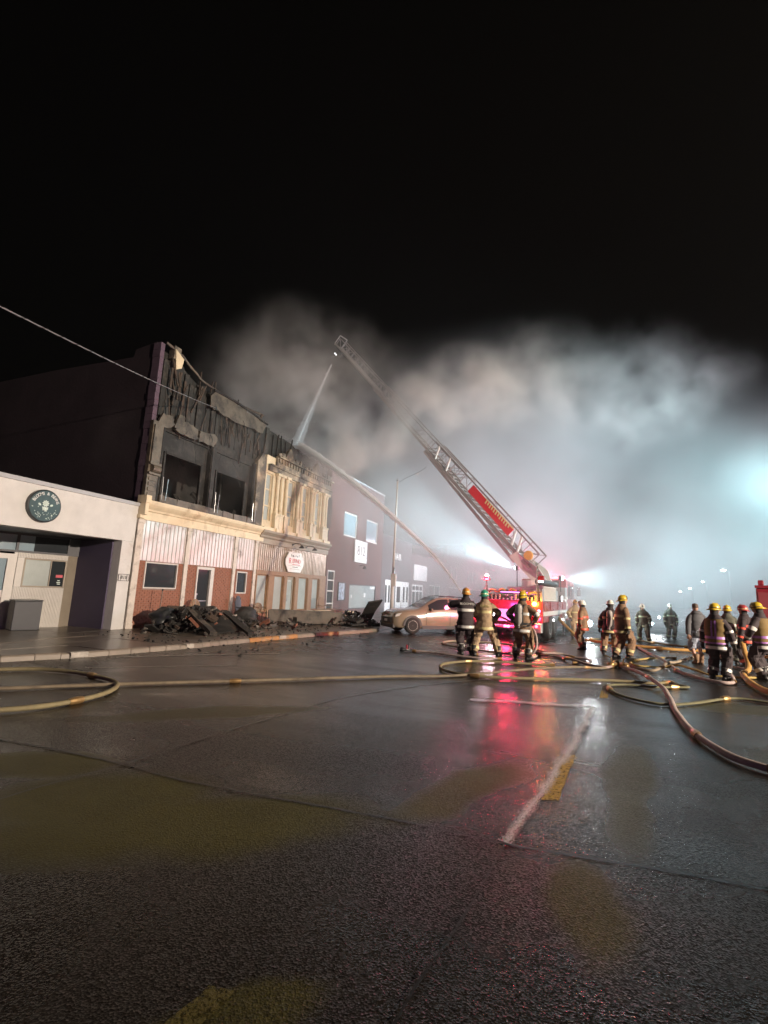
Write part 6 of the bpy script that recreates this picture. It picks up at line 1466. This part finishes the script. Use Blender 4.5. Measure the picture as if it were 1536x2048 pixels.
o_ = m.build('hanging_wires', MAT['dark_metal'], burn); o_['kind'] = 'stuff'
m = MB()
for (a, b_) in ((13.0,15.5),(15.85,18.4)):
    for _ in range(9): y = rg.uniform(a,b_); m.obox((XF-rg.uniform(.2,1.6), y, rg.uniform(4.6,5.3)), (rg.uniform(.05,.3), rg.uniform(.05,.5), rg.uniform(.2,1.3)), (rg.uniform(-.8,.8), rg.uniform(-.6,.6), rg.uniform(0,3)))
    for _ in range(5): y = rg.uniform(a,b_); m.obox((XF-rg.uniform(.4,2.4), y, rg.uniform(6.4,7.5)), (.06, .1, rg.uniform(.7,1.8)), (rg.uniform(-.7,.7), rg.uniform(-.7,.7), 0))
o_ = m.build('charred_timbers', MAT['char2'], burn); o_['kind'] = 'stuff'
# ------------------------------------------------------------------ air: even haze round everything, and the smoke in it
def vol_mat(name, density, color=(.9,.9,.9), aniso=.2):
    m = bpy.data.materials.new(name); m.use_nodes = True; t = m.node_tree; t.nodes.clear()
    out = t.nodes.new('ShaderNodeOutputMaterial'); pv = t.nodes.new('ShaderNodeVolumePrincipled')
    pv.inputs['Color'].default_value = (*color, 1); pv.inputs['Density'].default_value = density; pv.inputs['Anisotropy'].default_value = aniso
    t.links.new(pv.outputs['Volume'], out.inputs['Volume']); return m, t, pv
hm, _, _ = vol_mat('haze_air', .0003, (.88,.90,.92), .3)
m = MB(); m.box(-118, 158, -58, 258, -1.0, 26.0)
tag(m.build('haze', hm), kind='stuff')
def smoke(name, blobs, dens, nscale, lo, hi, color, aniso, voxel, margin=1.0, floor=0.0, seed=0.0):
    """smoke: a cluster of soft ellipsoids (centre, radii, weight) broken up by turbulent noise, as a voxel cloud"""
    m = bpy.data.materials.new(name+'_volume'); m.use_nodes = True; mt = m.node_tree; mt.nodes.clear()
    out = mt.nodes.new('ShaderNodeOutputMaterial'); pv = mt.nodes.new('ShaderNodeVolumePrincipled')
    pv.inputs['Color'].default_value = (*color, 1); pv.inputs['Density'].default_value = dens; pv.inputs['Anisotropy'].default_value = aniso
    pv.inputs['Density Attribute'].default_value = 'density'
    mt.links.new(pv.outputs['Volume'], out.inputs['Volume'])
    lo3 = [min(c[i]-r_[i]*margin for c, r_, _w in blobs) for i in range(3)]; hi3 = [max(c[i]+r_[i]*margin for c, r_, _w in blobs) for i in range(3)]
    lo3[2] = max(lo3[2], -.3); hi3[2] = min(hi3[2], 25.5)
    t = bpy.data.node_groups.new(name+'_cloud', 'GeometryNodeTree'); L = t.links
    t.interface.new_socket('Geometry', in_out='INPUT', socket_type='NodeSocketGeometry')
    t.interface.new_socket('Geometry', in_out='OUTPUT', socket_type='NodeSocketGeometry')
    go = t.nodes.new('NodeGroupOutput'); pos = t.nodes.new('GeometryNodeInputPosition'); co = pos.outputs[0]
    def noise(vec, sc_, det, ro):
        n = t.nodes.new('ShaderNodeTexNoise'); n.inputs['Scale'].default_value = sc_; n.inputs['Detail'].default_value = det; n.inputs['Roughness'].default_value = ro
        L.new(vec, n.inputs['Vector']); return n
    def vmath(op, a, b_):
        v = t.nodes.new('ShaderNodeVectorMath'); v.operation = op
        for i_, s_ in enumerate((a, b_)):
            if hasattr(s_, 'is_output'): L.new(s_, v.inputs[i_])
            else: v.inputs[i_].default_value = s_
        return v.outputs['Value'] if op == 'LENGTH' else v.outputs['Vector']
    def fmath(op, a, b_):
        v = t.nodes.new('ShaderNodeMath'); v.operation = op
        for i_, s_ in enumerate((a, b_)):
            if hasattr(s_, 'is_output'): L.new(s_, v.inputs[i_])
            else: v.inputs[i_].default_value = s_
        return v.outputs[0]
    base = vmath('ADD', co, (seed, seed*.7, 0))
    k = 1.35/nscale
    nd = noise(base, nscale*.7, 3, .55)
    dsp = vmath('MULTIPLY', vmath('SUBTRACT', nd.outputs['Color'], (.5,.5,.5)), (k,k,k*.9))
    warped = vmath('ADD', co, dsp)
    acc = None
    for c, r_, wgt in blobs:
        l = vmath('LENGTH', vmath('DIVIDE', vmath('SUBTRACT', warped, c), r_), (0,0,0))
        mr = t.nodes.new('ShaderNodeMapRange'); mr.interpolation_type = 'SMOOTHSTEP'
        mr.inputs['From Min'].default_value = 1.0; mr.inputs['From Max'].default_value = .25; mr.inputs['To Min'].default_value = 0; mr.inputs['To Max'].default_value = wgt
        L.new(l, mr.inputs['Value'])
        acc = mr.outputs['Result'] if acc is None else fmath('MAXIMUM', acc, mr.outputs['Result'])
    n = noise(vmath('ADD', warped, (seed, seed*.7, 0)), nscale, 5, .58)
    nr = t.nodes.new('ShaderNodeMapRange'); nr.inputs['From Min'].default_value = lo; nr.inputs['From Max'].default_value = hi; nr.inputs['To Min'].default_value = floor; nr.inputs['To Max'].default_value = 1
    L.new(n.outputs['Fac'], nr.inputs['Value'])
    den = fmath('MULTIPLY', acc, nr.outputs['Result'])
    vc = t.nodes.new('GeometryNodeVolumeCube'); L.new(den, vc.inputs['Density'])
    vc.inputs['Min'].default_value = lo3; vc.inputs['Max'].default_value = hi3
    for ax, i_ in (('X',0),('Y',1),('Z',2)): vc.inputs['Resolution '+ax].default_value = max(4, int((hi3[i_]-lo3[i_])/voxel))
    sm = t.nodes.new('GeometryNodeSetMaterial'); sm.inputs['Material'].default_value = m
    L.new(vc.outputs[0], sm.inputs['Geometry']); L.new(sm.outputs[0], go.inputs[0])
    mb = MB(); mb.box(lo3[0],hi3[0],lo3[1],hi3[1],lo3[2],hi3[2])
    o = mb.build(name, m); o['kind'] = 'stuff'
    md = o.modifiers.new('cloud', 'NODES'); md.node_group = t
    return o
# the bank that fills the street behind the ladder truck
smoke('smoke_bank', [((2,45,3),(30,21,20),.85), ((28,50,2),(24,26,14),.65), ((-10,41,5),(16,14,16),1.3), ((3,31,3),(14,9,8),.6), ((-10,27,6),(9,9,9.5),1.1), ((-6,33,12),(15,9,9.5),1.2), ((11,36,10),(17,11,7.5),.7), ((-2.4,26,2.2),(8,6.5,5),1.2), ((-6.5,25.5,7.5),(8,6,7),.5)], .058, .125, .36, .62, (.90,.905,.91), .0, .85, 1.05, .16)
# the plume leaving the burning roof and blowing across the street
smoke('smoke_plume', [((-14.6,23.6,9.2),(2.8,2.8,1.9),1.0), ((-12.4,24.5,9.9),(3.4,2.6,1.9),1.0), ((-10.0,25,10.9),(3.4,2.6,2.3),1.0), ((-7.6,25.6,12.0),(3.8,2.8,2.8),.9), ((-5.0,26.6,13.4),(4.4,3.2,3.3),.8), ((-2.0,28,14.4),(5.5,3.8,3.8),.5), ((3,30.5,14.4),(7.5,4.8,4.2),.25), ((-15.5,24.5,13.5),(8,7,5.5),.30), ((-15,17,7),(3.6,5.5,3.6),.10), ((-13,22.6,6.3),(2.6,5.2,4.2),.09)], .66, .42, .41, .60, (.94,.92,.90), .0, .27, 1.1, 0.0)
# ------------------------------------------------------------------ water
def water_mat(name, dens):
    m, t, pv = vol_mat(name, dens, (1.0,1.0,1.0), .1); return m
stream_mat = pm('broken_white_stream', (.85,.85,.86), .5, .1, 5, .6, 14, spec=.5)
_t = stream_mat.node_tree; _n1 = _t.nodes.new('ShaderNodeTexNoise'); _n1.inputs['Scale'].default_value = 9; _n1.inputs['Detail'].default_value = 6; _n1.inputs['Roughness'].default_value = .8
_tc = _t.nodes.new('ShaderNodeTexCoord'); _t.links.new(_tc.outputs['Object'], _n1.inputs['Vector'])
_r = _t.nodes.new('ShaderNodeMapRange'); _r.inputs['From Min'].default_value = .40; _r.inputs['From Max'].default_value = .66; _r.inputs['To Max'].default_value = .8
_t.links.new(_n1.outputs['Fac'], _r.inputs['Value']); _t.links.new(_r.outputs['Result'], _t.nodes['Principled BSDF'].inputs['Alpha'])
def jet(label, pts, r0, r1, dens, name='water_jet', loc=None):
    pp = smooth_path(pts, 16); n = len(pp)
    t = thing(name, label, 'water jet', pp[0], group=None, world=True)
    m = MB(); m.tube(pp, [(r0+(r1-r0)*(i/(n-1))**1.3)*(1+(.1+.5*i/n)*mnoise.noise(Vector((i*.55,2,3)))) for i in range(n)], 12); o = m.build('spray', water_mat(name+'_spray', dens), t)
    m = MB(); k = int(n*.8); m.tube(pp[:k], [(r0*.6+(r1*.17-r0*.6)*(i/(n-1)))*(1+.35*mnoise.noise(Vector((i*.8,6,1)))) for i in range(k)], 10); m.build('solid_stream', stream_mat, t, smooth=True)
    # droplets torn off along the stream
    rg_ = random.Random(n*7+int(r1*100)); m = MB()
    for _ in range(900):
        u = rg_.random()**.6; p = pp[min(int(u*(n-1)), n-1)]; d_ = (pp[min(int(u*(n-1))+1, n-1)]-pp[max(int(u*(n-1))-1, 0)]).normalized(); rr_ = (r0+(r1-r0)*u)*1.35
        q = p+Vector((rg_.gauss(0,.45), rg_.gauss(0,.45), rg_.gauss(0,.45)-.15*u))*rr_; s_ = rg_.uniform(.004,.012); l_ = rg_.uniform(.03,.14)
        e1 = d_.cross(Vector((0,0,1))).normalized()*s_; e2 = d_.cross(e1).normalized()*s_
        m.add([q-d_*l_*.5, q+e1, q-e1*.5+e2, q-e1*.5-e2, q+d_*l_*.5], [(0,1,2),(0,2,3),(0,3,1),(4,2,1),(4,3,2),(4,1,3)])
    o = m.build('spray_droplets', MAT['droplet'], t); o['kind'] = 'stuff'
    return t
MAT['droplet'] = pm('water_droplets', (.85,.86,.88), .15, .05, 5, 0, spec=.6)
jet('long water jet arching from the firefighters to the burning roof', [(-3.23,15.00,1.81),(-3.74,15.60,2.34),(-4.69,16.60,3.19),(-6.42,18.10,4.47),(-8.46,19.60,5.95),(-10.90,21.20,7.61),(-13.15,22.50,9.02),(-14.83,23.40,9.93)], .026, .27, 4.5)
jet('water jet falling from the ladder tip into the burning roof', [(-16.1,29.0,17.9),(-16.6,28.47,15.8),(-17.1,28.04,13.8),(-17.5,27.7,12.1),(-17.9,27.5,10.5),(-18.1,27.3,9.0)], .07, .70, .9)
